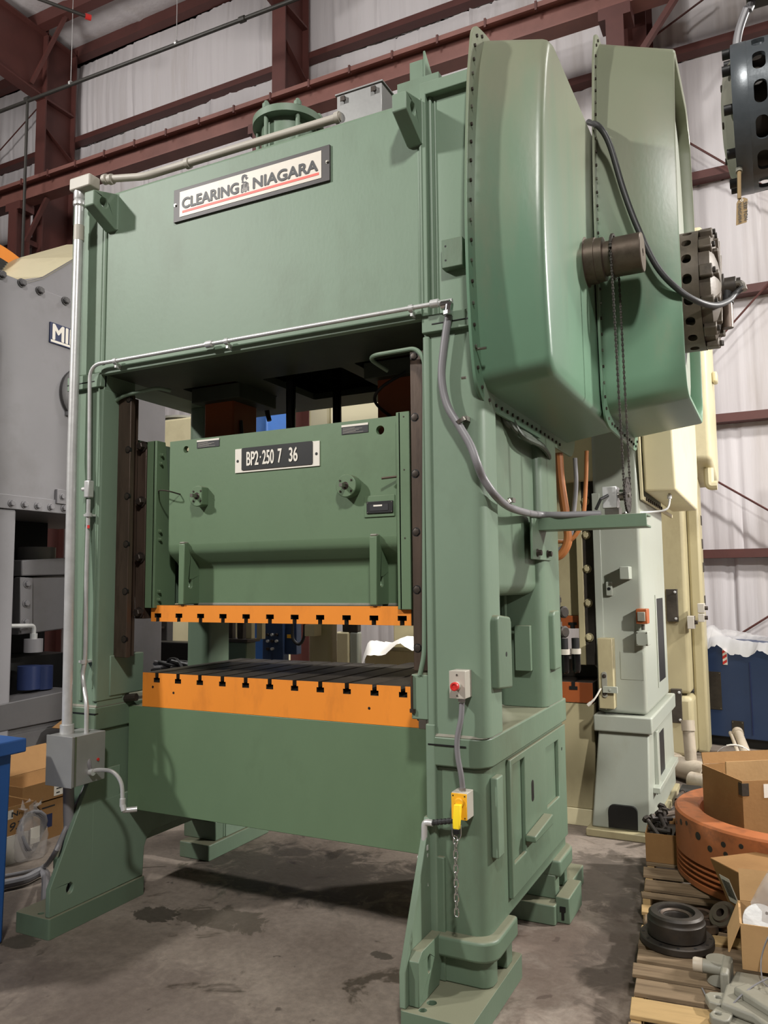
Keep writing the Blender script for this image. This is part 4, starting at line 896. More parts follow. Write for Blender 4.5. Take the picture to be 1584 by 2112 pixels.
# clutch
cy, cz = 1.5, 3.42
clutch = wrapped_slots((1.93, cy, cz), .338, .30, 0, .145, 18, .05, .055, 1, 'clutch_iron', 'clutch_drum', press, .1, [.085])
MB().cyl((1.87, cy, cz), (2.07, cy, cz), .285, n=48).build('friction_pack', 'black_iron', clutch)
MB().lathe([(.31, .095), (.31, .15), (.27, .17), (.2, .185), (.1, .195), (0, .195)], (1.98, cy, cz), (1, 0, 0), 48).build('end_housing', 'clutch_iron', clutch)
for k in range(12):
    a = 2*pi*k/12; u = V((0, cos(a), sin(a))); t = V((0, -sin(a), cos(a))); c0 = V((2.075, cy, cz))
    q = [c0+u*.29+t*.035, c0+u*.34+t*.035, c0+u*.34-t*.035, c0+u*.29-t*.035]
    lgm = MB().ring([q, [p+V((.07, 0, 0)) for p in q]]); lg = lgm.build('housing_lug', 'clutch_iron', clutch, .008)
    MB().hexa(c0+u*.318+V((.07, 0, 0)), (1, 0, 0), .014, .016).build('hex_bolt', 'black_iron', lg)
    rb = [c0+u*.1+t*.014, c0+u*.28+t*.014, c0+u*.28-t*.014, c0+u*.1-t*.014]
    MB().ring([rb, [p+V((.098, 0, 0)) for p in rb]]).build('cooling_rib', 'clutch_iron', clutch, .006)
un = MB().lathe([(.08, .19), (.08, .205), (.055, .207), (.055, .265), (.045, .27), (.045, .29), (0, .29)], (1.98, cy, cz), (1, 0, 0), 24).build('rotary_union', 'black_iron', clutch)
uc = V((2.225, cy-.03, cz)); MB().tube(round_path([uc+V((0, 0, .0)), uc+V((.05, -.01, .0)), uc+V((.06, -.02, -.05))], .03), .02, 10).build('union_elbow', 'steel', un)
vx_ = V((2.195, cy-.04, cz-.08)); MB().cyl(vx_+V((0, .03, .05)), vx_-V((0, 0, .03)), .035, n=16).build('valve_body', 'black', un); MB().cyl(vx_-V((0, 0, .03)), vx_-V((0, 0, .17)), .03, n=16).build('muffler', 'gib_bronze', un)
# air hose from the crown to the union
ah = [at(1214, 252, 1, 1.06), at(1236, 262, 1, .93), at(1258, 300, 1, .92), at(1285, 390, 1, .92), at(1315, 470, 1, .92), at(1355, 550, 1, .93), at(1400, 598, 1, .97), at(1440, 622, 1, 1.05), at(1475, 630, 1, 1.2), at(1503, 620, 1, 1.38), at(1516, 606, 1, 1.44), uc+V((.06, -.02, -.03))]
MB().tube(curve(ah, 7), .0165, 12).build('air_hose', 'rubber', press)
# hoses hanging behind the right column
for (pts, r, m_) in (([(1152, 935), (1156, 990), (1166, 1060), (1172, 1110), (1160, 1140), (1140, 1150)], .026, 'hose_orange'), ([(1186, 945), (1188, 1000), (1183, 1060), (1178, 1100), (1165, 1125), (1140, 1140)], .013, 'hose_grey'), ([(1210, 930), (1208, 1000), (1204, 1060), (1196, 1090), (1175, 1115), (1140, 1120)], .012, 'hose_orange')):
    MB().tube(curve([at(x, y, 1, 1.32+.0*i) for i, (x, y) in enumerate(pts)]+[at(1110, 1150, 1, 1.3)], 6), r, 10).build('oil_hose', m_, press)

# yellow plug in the socket with its chain
pl = thing('plug_on_chain', 'yellow safety plug in socket box on the right column, chain hanging below', 'safety plug', (cx2, -.18, A2.z))
zt_ = B2.z-.045
q = MB(); q.ring([[(cx2+.003+sx*w_, y, z) for sx, y in ((-1, yb), (1, yb), (1, yf), (-1, yf))] for (z, w_, yb, yf) in ((zt_+.004, .0145, -.166, -.19), (zt_-.055, .0150, -.185, -.205), (zt_-.088, .013, -.192, -.206))])
q.build('plug_body', 'yellow_bright', pl, .002)
MB().box(cx2-.008, cx2+.014, -.207, -.19, zt_-.108, zt_-.088).build('strain_relief', 'black', pl, .002)
MB().tube(round_path([(cx2-.016, -.198, zt_-.07), (cx2-.016, -.2, zt_-.115), (cx2-.003, -.202, zt_-.132), (cx2+.010, -.202, zt_-.132), (cx2+.022, -.2, zt_-.115), (cx2+.022, -.198, zt_-.07)], .02), .0022, 8).build('wire_bail', 'chrome', pl)
zc = zt_-.118; zend = at(937, 1888, 1, -.2).z; nl = 11; pc = (zc-zend)/nl
for k in range(nl):
    zc_ = zc-(k+.5)*pc; L_ = pc*.62; w_ = .0088
    pth = []
    for i in range(12):
        a = 2*pi*i/12; u = w_*cos(a); h = (L_-w_)*(1 if sin(a) > 0 else -1)*(abs(sin(a)) > .3)+w_*sin(a)
        pth.append((cx2-.002+u, -.2, zc_+h) if k % 2 == 0 else (cx2-.002, -.2+u, zc_+h))
    MB().tube(pth, .0024, 6, True).build('chain_link', 'chrome', pl)
# ------------------------------------------------------------------ things behind and beside the press
def PP(ax, v, L): return [tuple(c for i, c in enumerate(at(px, py, ax, v)) if i != ax) for px, py in L]

# --- grey press at the left, its side face runs away from the camera at X = -2.95
GX = -2.95
gp = thing('stamping_press', 'grey press at the left edge with a blue and white name plate', 'press', (-3.7, 1.0, 0))
ytop = at(152, 620, 0, GX).z; zt_ = (at(0, 561.5, 0, GX).z+ytop)/2; zb = at(100, 1057, 0, GX).z
body = MB().box(-4.4, GX, -1.6, 2.6, zb, zt_).build('crown', 'grey_press', gp, .01)
for px, py in ((2, 567), (44, 584), (81, 600), (134, 621)):
    p = at(px, py, 0, GX); MB().bolt((GX, p.y, p.z), (1, 0, 0), .024, .04).build('hex_bolt', 'grey_press_dark', body)
MB().box(GX-.01, GX+.012, -1.6, 2.6, zb, zb+.11).build('lower_flange', 'grey_press', body, .004)
for k in range(10):
    p = at(23+27*k, 1038+2.6*k, 0, GX+.012); MB().bolt((GX+.012, p.y, p.z), (1, 0, 0), .02, .03).build('hex_bolt', 'grey_press', body)
p = at(123, 1025, 0, GX); MB().box(GX, GX+.03, p.y-.05, p.y+.05, p.z-.06, p.z+.06).bolt((GX+.03, p.y, p.z), (1, 0, 0), .018, .02).build('eye_bracket', 'grey_press', body, .006)
p = at(147, 848, 0, GX); MB().box(GX, GX+.04, p.y-.06, p.y+.04, p.z-.05, p.z+.05).bolt((GX+.04, p.y-.02, p.z), (1, 0, 0), .016, .02).build('eye_bracket', 'grey_press', body, .006)
p = at(160, 815, 0, GX); MB().lathe([(.24, 0), (.24, .03), (.2, .05), (.0, .05)], (GX, p.y+.05, p.z), (1, 0, 0), 40).build('bearing_cover', 'grey_press_dark', body)
# name plate: mostly hidden behind the green press
a, b = at(104, 663, 0, GX+.012), at(104, 706, 0, GX+.012); ym = at(147, 700, 0, GX+.012).y
hN = a.z-b.z; L_ = hN*4.1
npl = MB().box(GX, GX+.012, a.y, a.y+L_, b.z, a.z).build('name_plate', 'navy', body, .002)
text('lettering', 'MINSTER', (GX+.013, a.y+hN*.16, b.z+hN*.2), (0, 1, 0), (0, 0, 1), hN*.72, 'label_white', npl, L_-hN*.3, fat=.05)
MB().box(GX+.012, GX+.014, a.y+hN*.05, a.y+L_-hN*.05, b.z+hN*.05, b.z+hN*.16).build('underline', 'label_white', npl)
# guard with a cream top behind, flywheel
q = PP(0, GX-.15, [(40, 577), (87, 571), (156, 530), (260, 500), (260, 680), (40, 620)])
MB().prism(q, 0, GX-1.0, GX-.15).build('rear_guard', 'grey_press', gp, .006)
near = [at(52, 580, 0, GX-.14), at(88, 570.5, 0, GX-.14), at(157, 530, 0, GX-.14), at(260, 499, 0, GX-.14)]
MB().ring([[p+V((0, 0, .0)) for p in near], [p+V((-.75, -.05, .11)) for p in near], [p+V((-.75, -.05, .09)) for p in near], [p+V((0, 0, -.02)) for p in near]], False, False).build('guard_top', 'cream', gp, .0, smooth=0)
e0, e1 = at(0, 512, 0, -3.9), at(62, 563, 0, -3.9); rr = 1.05
mid = (e0+e1)/2; ch_ = (e1-e0); h = sqrt(max(.01, rr*rr-(ch_.length/2)**2)); nrm = V((0, ch_.z, -ch_.y)).normalized()
if nrm.z > 0: nrm = -nrm
c = mid+nrm*h
fw_ = MB().lathe([(rr-.13, .02), (rr-.13, -.02), (rr-.0, -.02), (rr, .0), (rr, .06), (rr-.01, .07), (rr-.13, .07), (rr-.13, .02)], c, (1, 0, 0), 72, False).build('flywheel_rim', 'orange', gp)
gr = []
for k in range(6): gr += [(rr-.13-.045*k, .075+.03*k), (rr-.16-.045*k, .06+.03*k)]
gr += [(.3, .3), (.3, .0), (rr-.13, .0)]
MB().lathe(gr, c, (1, 0, 0), 72, False).build('belt_sheave', 'rubber', fw_)
# below the crown: columns, slide, bed and base
yc = at(33, 1100, 0, GX).y
MB().box(-3.6, GX, -1.6, yc, .55, zb).build('front_column', 'grey_press', gp, .02)
MB().box(-3.6, GX, 2.2, 2.6, .55, zb).build('rear_column', 'grey_press', gp, .02)
X2 = -3.35
MB().box(-4.3, X2-.5, yc-.4, 2.0, .5, zb).build('inner_wall', 'black', gp)  # black carries the shade of the cavity in its colour
sl_ = MB().prism(PP(0, X2, [(45, 1155), (150, 1150), (150, 1186), (45, 1188)]), 0, X2-.5, X2).prism(PP(0, X2-.03, [(38, 1192), (150, 1184), (150, 1295), (38, 1310)]), 0, X2-.6, X2-.03).build('slide', 'grey_press', gp, .012, 3)
MB().prism(PP(0, X2+.01, [(40, 1190), (66, 1192), (66, 1290), (40, 1300)]), 0, X2-.05, X2+.02).build('slide_bracket', 'grey_press', sl_, .006)
for px, py in ((55, 1204), (53, 1244), (52, 1283)): p = at(px, py, 0, X2+.02); MB().bolt((X2+.02, p.y, p.z), (1, 0, 0), .022, .03).build('hex_bolt', 'grey_press', sl_)
p = at(100, 1142, 0, X2-.1); MB().cyl((X2-.25, p.y, p.z-.1), (X2-.25, p.y, p.z+.06), .16, n=28).build('slide_boss', 'grey_press', sl_)
p = at(33, 1165, 0, X2); MB().cyl((X2-.1, p.y-.05, p.z-.08), (X2-.1, p.y-.03, p.z+.06), .05, .03, 16).build('rounded_arm', 'grey_press', sl_)
p = at(69, 1325, 0, X2+.1); cup = MB().cyl((X2+.1, p.y, p.z-.08), (X2+.1, p.y, p.z+.03), .075, n=24).build('oil_cup', 'grey_press', gp)
MB().cyl((X2+.1, p.y, p.z+.03), (X2+.1, p.y, p.z+.075), .03, n=16).tube(round_path([(X2+.1, p.y, p.z+.07), (X2+.1, p.y, p.z+.14), (X2+.1, p.y-.25, p.z+.15)], .05), .018, 10).build('oil_pipe', 'galvanised', cup)
zbd = at(90, 1352, 0, X2).z
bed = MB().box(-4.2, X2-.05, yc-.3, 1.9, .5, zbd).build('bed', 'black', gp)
MB().box(X2-.05, GX-.02, yc-.3, 1.9, .5, at(80, 1395, 0, GX).z-.2).build('bed_ledge', 'grey_press_dark', gp)
for px in (60, 86): p = at(px, 1378, 0, X2+.15); MB().cyl((X2+.15, p.y, p.z-.17), (X2+.15, p.y, p.z+.02), .09, n=20).build('blue_cylinder', 'navy', bed)  # navy darker than the cylinders' blue: surrounding shade put into the colour
MB().prism(PP(0, GX+.01, [(-250, 1505), (160, 1420), (160, 1478), (-250, 1560)]), 0, GX-.3, GX+.01).build('tie_beam', 'grey_press_dark', gp, .008)
zb0 = at(110, 1500, 0, GX).z
op_ = PP(0, GX, [(30, 1675), (30, 1590), (36, 1572), (50, 1562), (160, 1532), (160, 1622)])
out = PP(0, GX, [(-300, 1560), (200, 1466), (200, 1600), (110, 1643), (19, 1685), (-300, 1845)])
MB().prism([(-1.6, .02), (2.4, .02), (2.4, zb0), (-1.6, zb0)], 0, GX-.1, GX, [op_[::-1]]).build('base_plate', 'grey_press_dark', gp, .004)
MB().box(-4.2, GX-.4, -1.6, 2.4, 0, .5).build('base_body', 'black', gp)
MB().box(-4.2, GX+.06, -1.6, 2.4, 0, .05).build('floor_plate', 'grey_press_dark', gp)

# --- boxes on the floor beside it
def open_box(name, lab, cat, x0, x1, y0, y1, z0, z1, m, rot=0., flaps=(1, 1, 1, 1), fl=.5, group=None, th=.006, fang=(115, 60, 140, 75)):
    """carton: base, four walls and the flaps that stand open, about its own centre"""
    cx_, cy_ = (x0+x1)/2, (y0+y1)/2; w_, d_ = (x1-x0)/2, (y1-y0)/2; h_ = z1-z0
    t = thing(name, lab, cat, (0, 0, 0), group); Mx = Matrix.Translation((cx_, cy_, z0)) @ Matrix.Rotation(R(rot), 4, 'Z')
    def fin(o): o.data.transform(Mx); return o
    fin(MB().box(-w_, w_, -d_, d_, 0, th).build('bottom', m, t))
    for k, (a, b, c, d) in enumerate(((-w_, w_, -d_, -d_+th), (w_-th, w_, -d_+th, d_-th), (-w_, w_, d_-th, d_), (-w_, -w_+th, -d_+th, d_-th))):
        fin(MB().box(a, b, c, d, th, h_).build('wall', m, t))
        if flaps[k]:
            L_ = fl*2*min(w_, d_); an = R(fang[k]); n_ = ((0, -1), (1, 0), (0, 1), (-1, 0))[k]; e = V((n_[0], n_[1], 0)); u = e*sin(an)*L_+V((0, 0, cos(an)*L_))
            c0 = V((e.x*w_, e.y*d_, h_+.001)); tv = V((-e.y, e.x, 0))*(w_ if n_[0] == 0 else d_)*.97
            s_ = u.cross(tv).normalized()*th*.5
            r0 = [c0-tv, c0+tv, c0+tv+u, c0-tv+u]; fin(MB().ring([[p-s_ for p in r0], [p+s_ for p in r0]]).build('flap', m, t))
    t.matrix_basis = Matrix.Translation((cx_, cy_, z0))
    for o in t.children: o.matrix_parent_inverse = t.matrix_basis.inverted()
    return t, Mx
# white carton in front, label box on it
t, Mx = open_box('cardboard_box', 'whitish carton with one small black mark, lying by the blue bin', 'box', -2.42, -2.08, .08, .42, 0, .17, 'white_box', -2, (0, 0, 0, 0))
MB().box(-2.42, -2.08, .08, .42, .164, .17).build('top_panel', 'white_box', t)
MB().box(-2.0795, -2.079, .22, .238, .08, .115).build('mark', 'ink', t)
t, Mx = open_box('cardboard_box', 'open parts carton with a handwritten number, stacked on the whitish carton', 'box', -2.44, -2.1, .05, .47, .171, .35, 'cardboard', -3, (1, 0, 1, 1), .4)
f = MB().box(-2.0975, -2.097, .07, .46, .275, .33).build('label_strip', 'white_box', t)
text('lettering', 'Parts No', (-2.0965, .13, .285), (0, 1, 0), (0, 0, 1), .032, 'ink', t, .26, bold=.02)
text('handwriting', '6193', (-2.0965, .18, .20), (0, 1, 0), (0, 0, 1), .05, 'ink', t, .2, shear=.2)
t, Mx = open_box('cardboard_box', 'brown carton with a blue square, under the flat carton by the grey press', 'box', -2.62, -2.28, .62, 1.1, 0, .27, 'cardboard', 0, (0, 0, 0, 0))
MB().box(-2.62, -2.28, .62, 1.1, .262, .27).build('top_panel', 'cardboard', t)
MB().box(-2.2795, -2.279, .68, .78, .08, .17).build('blue_mark', 'navy', t); MB().box(-2.2795, -2.279, .69, .80, .215, .225).build('text_line', 'ink', t)
t, Mx = open_box('cardboard_box', 'flat open carton with white shipping label and raised flap, topmost of its stack', 'box', -2.62, -2.27, .52, 1.1, .271, .40, 'cardboard', 0, (0, 0, 0, 1), .55, fang=(115, 60, 140, 35))
MB().box(-2.2695, -2.269, .78, 1.05, .285, .385).build('shipping_label', 'label_white', t)
for i in range(3): MB().box(-2.2685, -2.268, .80, .83+.05*i, .30+.028*i, .308+.028*i).build('text_line', 'ink', t)
t, Mx = open_box('cardboard_box', 'tall narrow brown carton behind the flat carton, against the grey press', 'box', -2.86, -2.6, 1.35, 1.75, .0, .68, 'cardboard', 0, (1, 0, 0, 0), .4)
# clear bag with a coiled hose
bg = thing('plastic_bag', 'clear bag holding a coiled grey hose, leaning on the cartons', 'bag', (-2.07, .43, 0))
c0 = V((-2.07, .43, .15)); cp = []
for i in range(48): a = 2*pi*i/16; cp.append(c0+V((.03*sin(a*2)+.012*(i//16), .085*cos(a), .125*sin(a)+.01*(i//16))))
MB().tube(cp, .012, 8).build('coiled_hose', 'hose_grey', bg)
MB().box(-2.027, -2.022, .39, .46, .1, .2).build('paper_label', 'label_white', bg)
rb = random.Random(5); rings = []
for k in range(10):
    t_ = k/9; wv = .13*(1-.62*max(0, t_-.45)/.55)*(.8+.2*sin(pi*t_)); rings.append([(c0.x+.07*cos(a)*(1-.6*t_)+rb.uniform(-.008, .008), c0.y+wv*sin(a)+rb.uniform(-.012, .012), .004+.31*t_+rb.uniform(-.008, .008)*(k > 0)) for a in [2*pi*i/18 for i in range(18)]])
rings += [[(c0.x+.05*cos(a)+rb.uniform(-.02, .02), c0.y+.09*sin(a)+rb.uniform(-.02, .02), .35+rb.uniform(-.03, .03)) for a in [2*pi*i/18 for i in range(18)]]]
MB().ring(rings, cap=False).build('clear_film', 'bag', bg, smooth=80)
# blue bin with its lid in front
bn = thing('storage_bin', 'blue bin with an overhanging lid, cut off by the left edge of the view', 'bin', (-1.57, -.87, 0))
zl0, zl1 = .925, .985
MB().prism([(-1.25, 0), (-.487, 0), (-.47, zl0), (-1.28, zl0)], 0, -2.0, -1.142).build('bin_body', 'blue', bn, .015, 3)
ld = MB().box(-2.06, -1.105, -1.33, -.415, zl0-.01, zl1).build('lid', 'blue', bn, .008, 3)
a = at(2, 1520, 2, zl1); MB().tube(round_path([(-1.25, -.52, zl1), (-1.25, -.52, zl1+.025), (-1.25, -.72, zl1+.025), (-1.25, -.72, zl1)], .02), .005, 8).build('lid_handle', 'steel', ld)

# --- tan press right behind the green one
tp = thing('stamping_press', 'tan and sage press standing behind the green press, orange slide and bolster', 'press', (.2, 3.0, 0))
TX0, TX1, TY = 1.185, 1.515, 2.55
colz0, colz1 = .82, 3.9
yb_ = 3.75
rc = MB().box(TX0, TX1, TY, yb_, colz0, colz1).build('right_column', 'sage', tp, .03, 3)
MB().box(TX0-.005, TX0+.05, TY-.012, TY+.1, .84, 2.4).build('corner_strip', 'sage', rc, .004)
a = at(1352, 1235, 0, TX1); b = at(1369, 1400, 0, TX1)
MB().box(TX1-.25, TX1+.001, a.y, b.y+.12, b.z, a.z).build('side_opening', 'black', rc)
MB().box(TX1-.001, TX1+.006, a.y-.05, a.y, b.z-.03, a.z+.03).build('opening_frame', 'sage', rc)
cap_ = MB().box(TX0-.035, TX1+.035, TY-.06, yb_+.1, .70, .815).build('base_cap', 'sage', tp, .012, 3)
q = MB().ring([[(TX0-.06, TY-.1, .05), (TX1+.0, TY-.1, .05), (TX1+.0, yb_+.2, .05), (TX0-.06, yb_+.2, .05)], [(TX0-.01, TY-.02, .70), (TX1+.005, TY-.02, .70), (TX1+.005, yb_+.08, .70), (TX0-.01, yb_+.08, .70)]]).build('right_base', 'sage', tp, .012, 3)
A, B = at(1256, 1725, 1, TY-.11), at(1314, 1672, 1, TY-.11)
MB().prism(rrect(A.x, B.x, .06, B.z+.02, .04, 5, '0011'), 1, TY-.105, TY+.02).build('foot_opening', 'black', q)
MB().box(TX0-.09, TX1+.03, TY-.16, yb_+.2, 0, .05).build('foot_slab', 'tan', q, .006)
a = at(1362, 1590, 0, TX1+.01); MB().box(TX1-.1, TX1+.006, a.y-.15, a.y+.3, .22, .62).build('side_opening', 'black', q)
MB().box(TX1-.02, TX1+.05, TY+.1, TY+1.2, .27, .31).box(TX1, TX1+.03, TY+.2, TY+.3, .3, .68).build('side_rail', 'sage', q, .004)
# left column and its boxes, seen through the green press
lc = MB().box(-1.27, at(682, 1350, 1, TY).x, TY, TY+.13, 0, 3.9).build('left_column', 'tan', tp, .03, 3)
A, B = at(628, 1312, 1, TY-.12), at(648, 1289, 1, TY-.12); MB().box(A.x, B.x, TY-.12, TY, A.z, B.z).build('control_box', 'cream', lc, .003)
# crown
MB().box(-1.2, 1.5, TY+.02, 3.9, 2.5, 4.0).build('crown', 'cream', tp, .02)
for x in (-.42, .02, .12, .42): MB().box(x-.015, x+.015, TY-.03, TY+.03, 2.5, 4.0).build('crown_rib', 'cream', tp, .004)
# slide, gib, bolster, bed
A = at(1150, 1270, 1, TY+.1); zo0, zo1 = at(1190, 1296, 1, TY+.1).z, at(1190, 1270, 1, TY+.1).z
ts = MB().box(-.72, 1.08, TY+.1, 3.5, zo1, 2.62).build('slide', 'tan', tp, .006)
SL2 = [.99, .84, .69, .54, .39, .24]
MB().box(-.72, 1.08, TY+.09, 3.5, zo0, zo1).build('slide_plate', 'rod_orange', ts, .002)
for s_ in SL2: MB().box(s_-.03, s_+.03, TY+.085, TY+.2, zo0+.025, zo0+.045).box(s_-.015, s_+.015, TY+.085, TY+.2, zo0-.001, zo0+.025).build('slot', 'black', ts)
gb = MB().box(1.09, 1.19, TY+.05, TY+.3, 1.15, 2.5).build('guide_gib', 'black_iron', tp, .004)
for z in (1.35, 1.6, 1.85, 2.1, 2.35): MB().bolt((1.12, TY+.05, z), (0, -1, 0), .02, .025).build('hex_bolt', 'tan', gb)
MB().box(1.045, 1.09, TY+.04, TY+.1, 1.15, 2.5).build('slide_post', 'tan', ts, .004)
zb1, zb0 = at(1190, 1407, 1, TY+.05).z, at(1190, 1449, 1, TY+.05).z
tb_ = MB().box(-.75, 1.13, TY+.05, 3.5, zb0, zb1).build('bolster_plate', ['rod_orange', 'bed_steel'], tp, .002, matfn=lambda c, n: 0 if n.y < -.5 else 1)
for s_ in SL2: MB().box(s_-.03, s_+.03, TY+.045, TY+.2, zb1-.055, zb1-.03).box(s_-.013, s_+.013, TY+.045, 3.49, zb1-.03, zb1+.001).build('slot', 'black', tb_)
MB().box(-.75, 1.13, TY+.06, 3.6, .12, zb0-.001).build('bed', 'tan', tp, .006)
MB().box(-.75, 1.13, TY+.05, 3.6, 0, .12).build('bed_footing', 'cream', tp, .004)
MB().box(.1, 1.0, 3.35, 3.5, zb1, zb1+.13).build('bolster_parallel', 'cream', tb_, .003)
wb = at(1205, 1370, 1, 3.1); MB().prism([(.6, zb1), (1.12, zb1), (1.12, zb1+.05), (1.02, zb1+.14), (.6, zb1+.12)], 1, 2.95, 3.2).build('die_block', 'bed_steel', tb_, .004)
# lower left post with lug and bracket
A, B = at(1236, 1455, 1, TY-.1), at(1262, 1317, 1, TY-.1)
lp_ = MB().box(A.x, B.x, TY-.1, TY+.02, A.z-.02, B.z).build('side_post', 'tan', tp, .004)
c = at(1247, 1412, 1, TY-.105); MB().prism(rrect(c.x-.018, c.x+.018, c.z-.09, c.z+.09, .017, 5), 1, TY-.11, TY-.1).build('slotted_cover', 'cast_grey', lp_, .002)
for dz in (-.06, .06): MB().bolt((c.x, TY-.11, c.z+dz), (0, -1, 0), .009, .012).build('hex_bolt', 'dark_bolt', lp_)
c = at(1258, 1423, 1, TY-.13); MB().box(c.x-.05, c.x+.05, TY-.13, TY-.11, c.z-.022, c.z+.022).cyl((c.x, TY-.135, c.z), (c.x, TY-.13, c.z), .01, n=10).build('switch_bracket', 'sage', lp_, .002)
MB().tube(curve([(c.x-.06, TY-.14, c.z+.01), (c.x-.1, TY-.16, c.z-.06), (c.x-.15, TY-.16, c.z-.11)], 6), [.006]*7+[.008]*3+[.012]*3, 8).build('cable_tie', 'label_white', lp_)
# boxes on the right column
for (x0, y0, x1, y1, d, mm, nm) in ((1278, 1195, 1297, 1168, .12, 'sage', 'cover_box'), (1250, 1229, 1262, 1200, .03, 'sage', 'switch_block'), (1312, 1287, 1334, 1256, .10, 'rod_orange', 'limit_switch_box'), (1312, 1332, 1336, 1303, .10, 'sage', 'junction_box')):
    A, B = at(x0, y0, 1, TY-d), at(x1, y1, 1, TY-d); o = MB().box(A.x, B.x, TY-d, TY+.01, A.z, B.z).build(nm, mm, rc, .005)
    if nm == 'junction_box':
        for sx in (A.x+.008, B.x-.008):
            for sz in (A.z+.008, B.z-.008): MB().cyl((sx, TY-d-.003, sz), (sx, TY-d, sz), .005, n=8).build('screw', 'steel', o)
    if nm == 'switch_block': MB().cyl(((A.x+B.x)/2, TY-d-.003, (A.z+B.z)/2), ((A.x+B.x)/2, TY-d, (A.z+B.z)/2), .012, n=12).build('screw_hole', 'black', o)
    if nm == 'limit_switch_box': MB().box(A.x+.012, B.x-.012, TY-d-.02, TY-d, A.z+.02, B.z-.02).build('switch_lever', 'cast_grey', o, .004)
c = at(1325, 1294, 1, TY-.08); MB().cyl((c.x, TY-.05, c.z-.02), (c.x, TY-.05, c.z+.02), .012, n=10).build('connector', 'steel', rc)
A, B = at(1281, 1401, 1, TY), at(1326, 1345, 1, TY); MB().box(A.x, B.x, TY-.004, TY+.0, A.z, B.z).build('door_panel', 'sage', rc, .001)
# guard of the tan press
gz = at(1370, 1012, 1, 2.6).z; gx0 = 1.54; gx1 = at(1393, 980, 1, 2.6).x
tg = MB().prism([(2.62, gz), (2.58, gz+.3), (2.58, 4.2), (4.4, 4.2), (4.4, gz+.3), (4.2, gz-.02)], 0, gx0, gx1).build('gear_guard', 'cream', tp, .02, 3)
MB().prism([(2.56, gz-.06), (2.52, gz+.3), (2.52, 4.2), (2.56, 4.2), (2.56, gz+.3), (2.6, gz-.03), (4.3, gz-.04), (4.3, gz-.07)], 0, gx0-.02, gx0).build('guard_flange', 'cream', tg, .002)
for k in range(9): MB().hexa((gx0+.0, 2.70+.1*k, gz-.045), (1, 0, 0), .012, .012).build('flange_bolt', 'dark_bolt', tg)
c = at(1379, 1022, 1, 2.75); MB().tube(curve([(c.x, 2.8, gz), (c.x, 2.8, gz-.05), (c.x-.02, 2.75, gz-.12), (c.x-.12, 2.7, gz-.14), (TX1-.1, TY-.02, gz-.15)], 5), .008, 8).lathe([(.016, 0), (.016, .03)], (c.x, 2.8, gz-.04), (0, 0, 1), 10).build('drain_pipe', 'galvanised', tg)

# --- second tan press farther back
t2 = thing('stamping_press', 'farther tan press at right behind the sage one, dark plates on its column', 'press', (1.3, 6.0, 0))
q = at(1420, 1300, 1, 5.3); qx = at(1384, 1300, 1, 5.3).x-.35
c2_ = MB().box(qx, q.x, 5.3, 5.9, .62, 3.6).build('front_column', 'tan', t2, .04, 3)
MB().box(qx-.05, q.x+.02, 5.25, 5.95, 0, .6).build('base', 'tan', t2, .05, 3)
for (x0, y0, x1, y1) in ((1376, 1282, 1396, 1215), (1386, 1490, 1405, 1422)):
    A, B = at(x0, y0, 1, 5.24), at(x1, y1, 1, 5.24); o = MB().box(A.x, B.x, 5.235, 5.31, A.z, B.z).build('dark_plate', 'bed_steel', c2_, .003)
    for sz in (A.z+.03, B.z-.03): MB().bolt((B.x-.02, 5.235, sz), (0, -1, 0), .009, .012).build('hex_bolt', 'galvanised', o)
for (x0, y0, x1, y1) in ((1418, 1297, 1431, 1271), (1439, 1264, 1452, 1245), (1440, 1283, 1452, 1266)):
    A, B = at(x0, y0, 1, 5.15), at(x1, y1, 1, 5.15); o = MB().box(A.x, B.x, 5.15, 5.3, A.z, B.z).build('control_box', 'plastic_grey', c2_, .004)
    MB().cyl((B.x, 5.2, (A.z+B.z)/2), (B.x+.03, 5.2, (A.z+B.z)/2), .02, n=10).build('knob', 'dark_bolt', o)
rp = MB().box(q.x, q.x+.13, 5.55, 5.85, 0, 3.2).build('rear_column', 'tan', t2, .03)
for z in (2.35, 2.1, 1.85, 1.5): MB().box(q.x+.125, q.x+.135, 5.7, 5.82, z, z+.1).build('slot_cover', 'bed_steel', rp)
zg = at(1450, 952, 1, 5.3).z; A = at(1425, 940, 1, 5.2); B = at(1468, 940, 1, 5.2)
g_ = MB().prism([(5.2, zg), (5.2, 5.3), (5.4, 5.5), (6.1, 5.5), (6.2, 5.2), (6.2, zg-.1), (6.0, zg-.2)], 0, A.x-.1, B.x).build('gear_guard', 'cream', t2, .05, 3)
A = at(1474, 790, 1, 5.8); MB().box(B.x, A.x+.03, 5.75, 5.9, A.z, A.z+.12).build('guard_cover', 'cream', g_, .02)
p = at(1440, 1003, 1, 5.4); MB().tube(round_path([(A.x, 5.4, p.z), (B.x-.05, 5.4, p.z), (B.x-.05, 5.4, p.z+.18)], .08), .05, 10).build('drain_elbow', 'cream', g_)
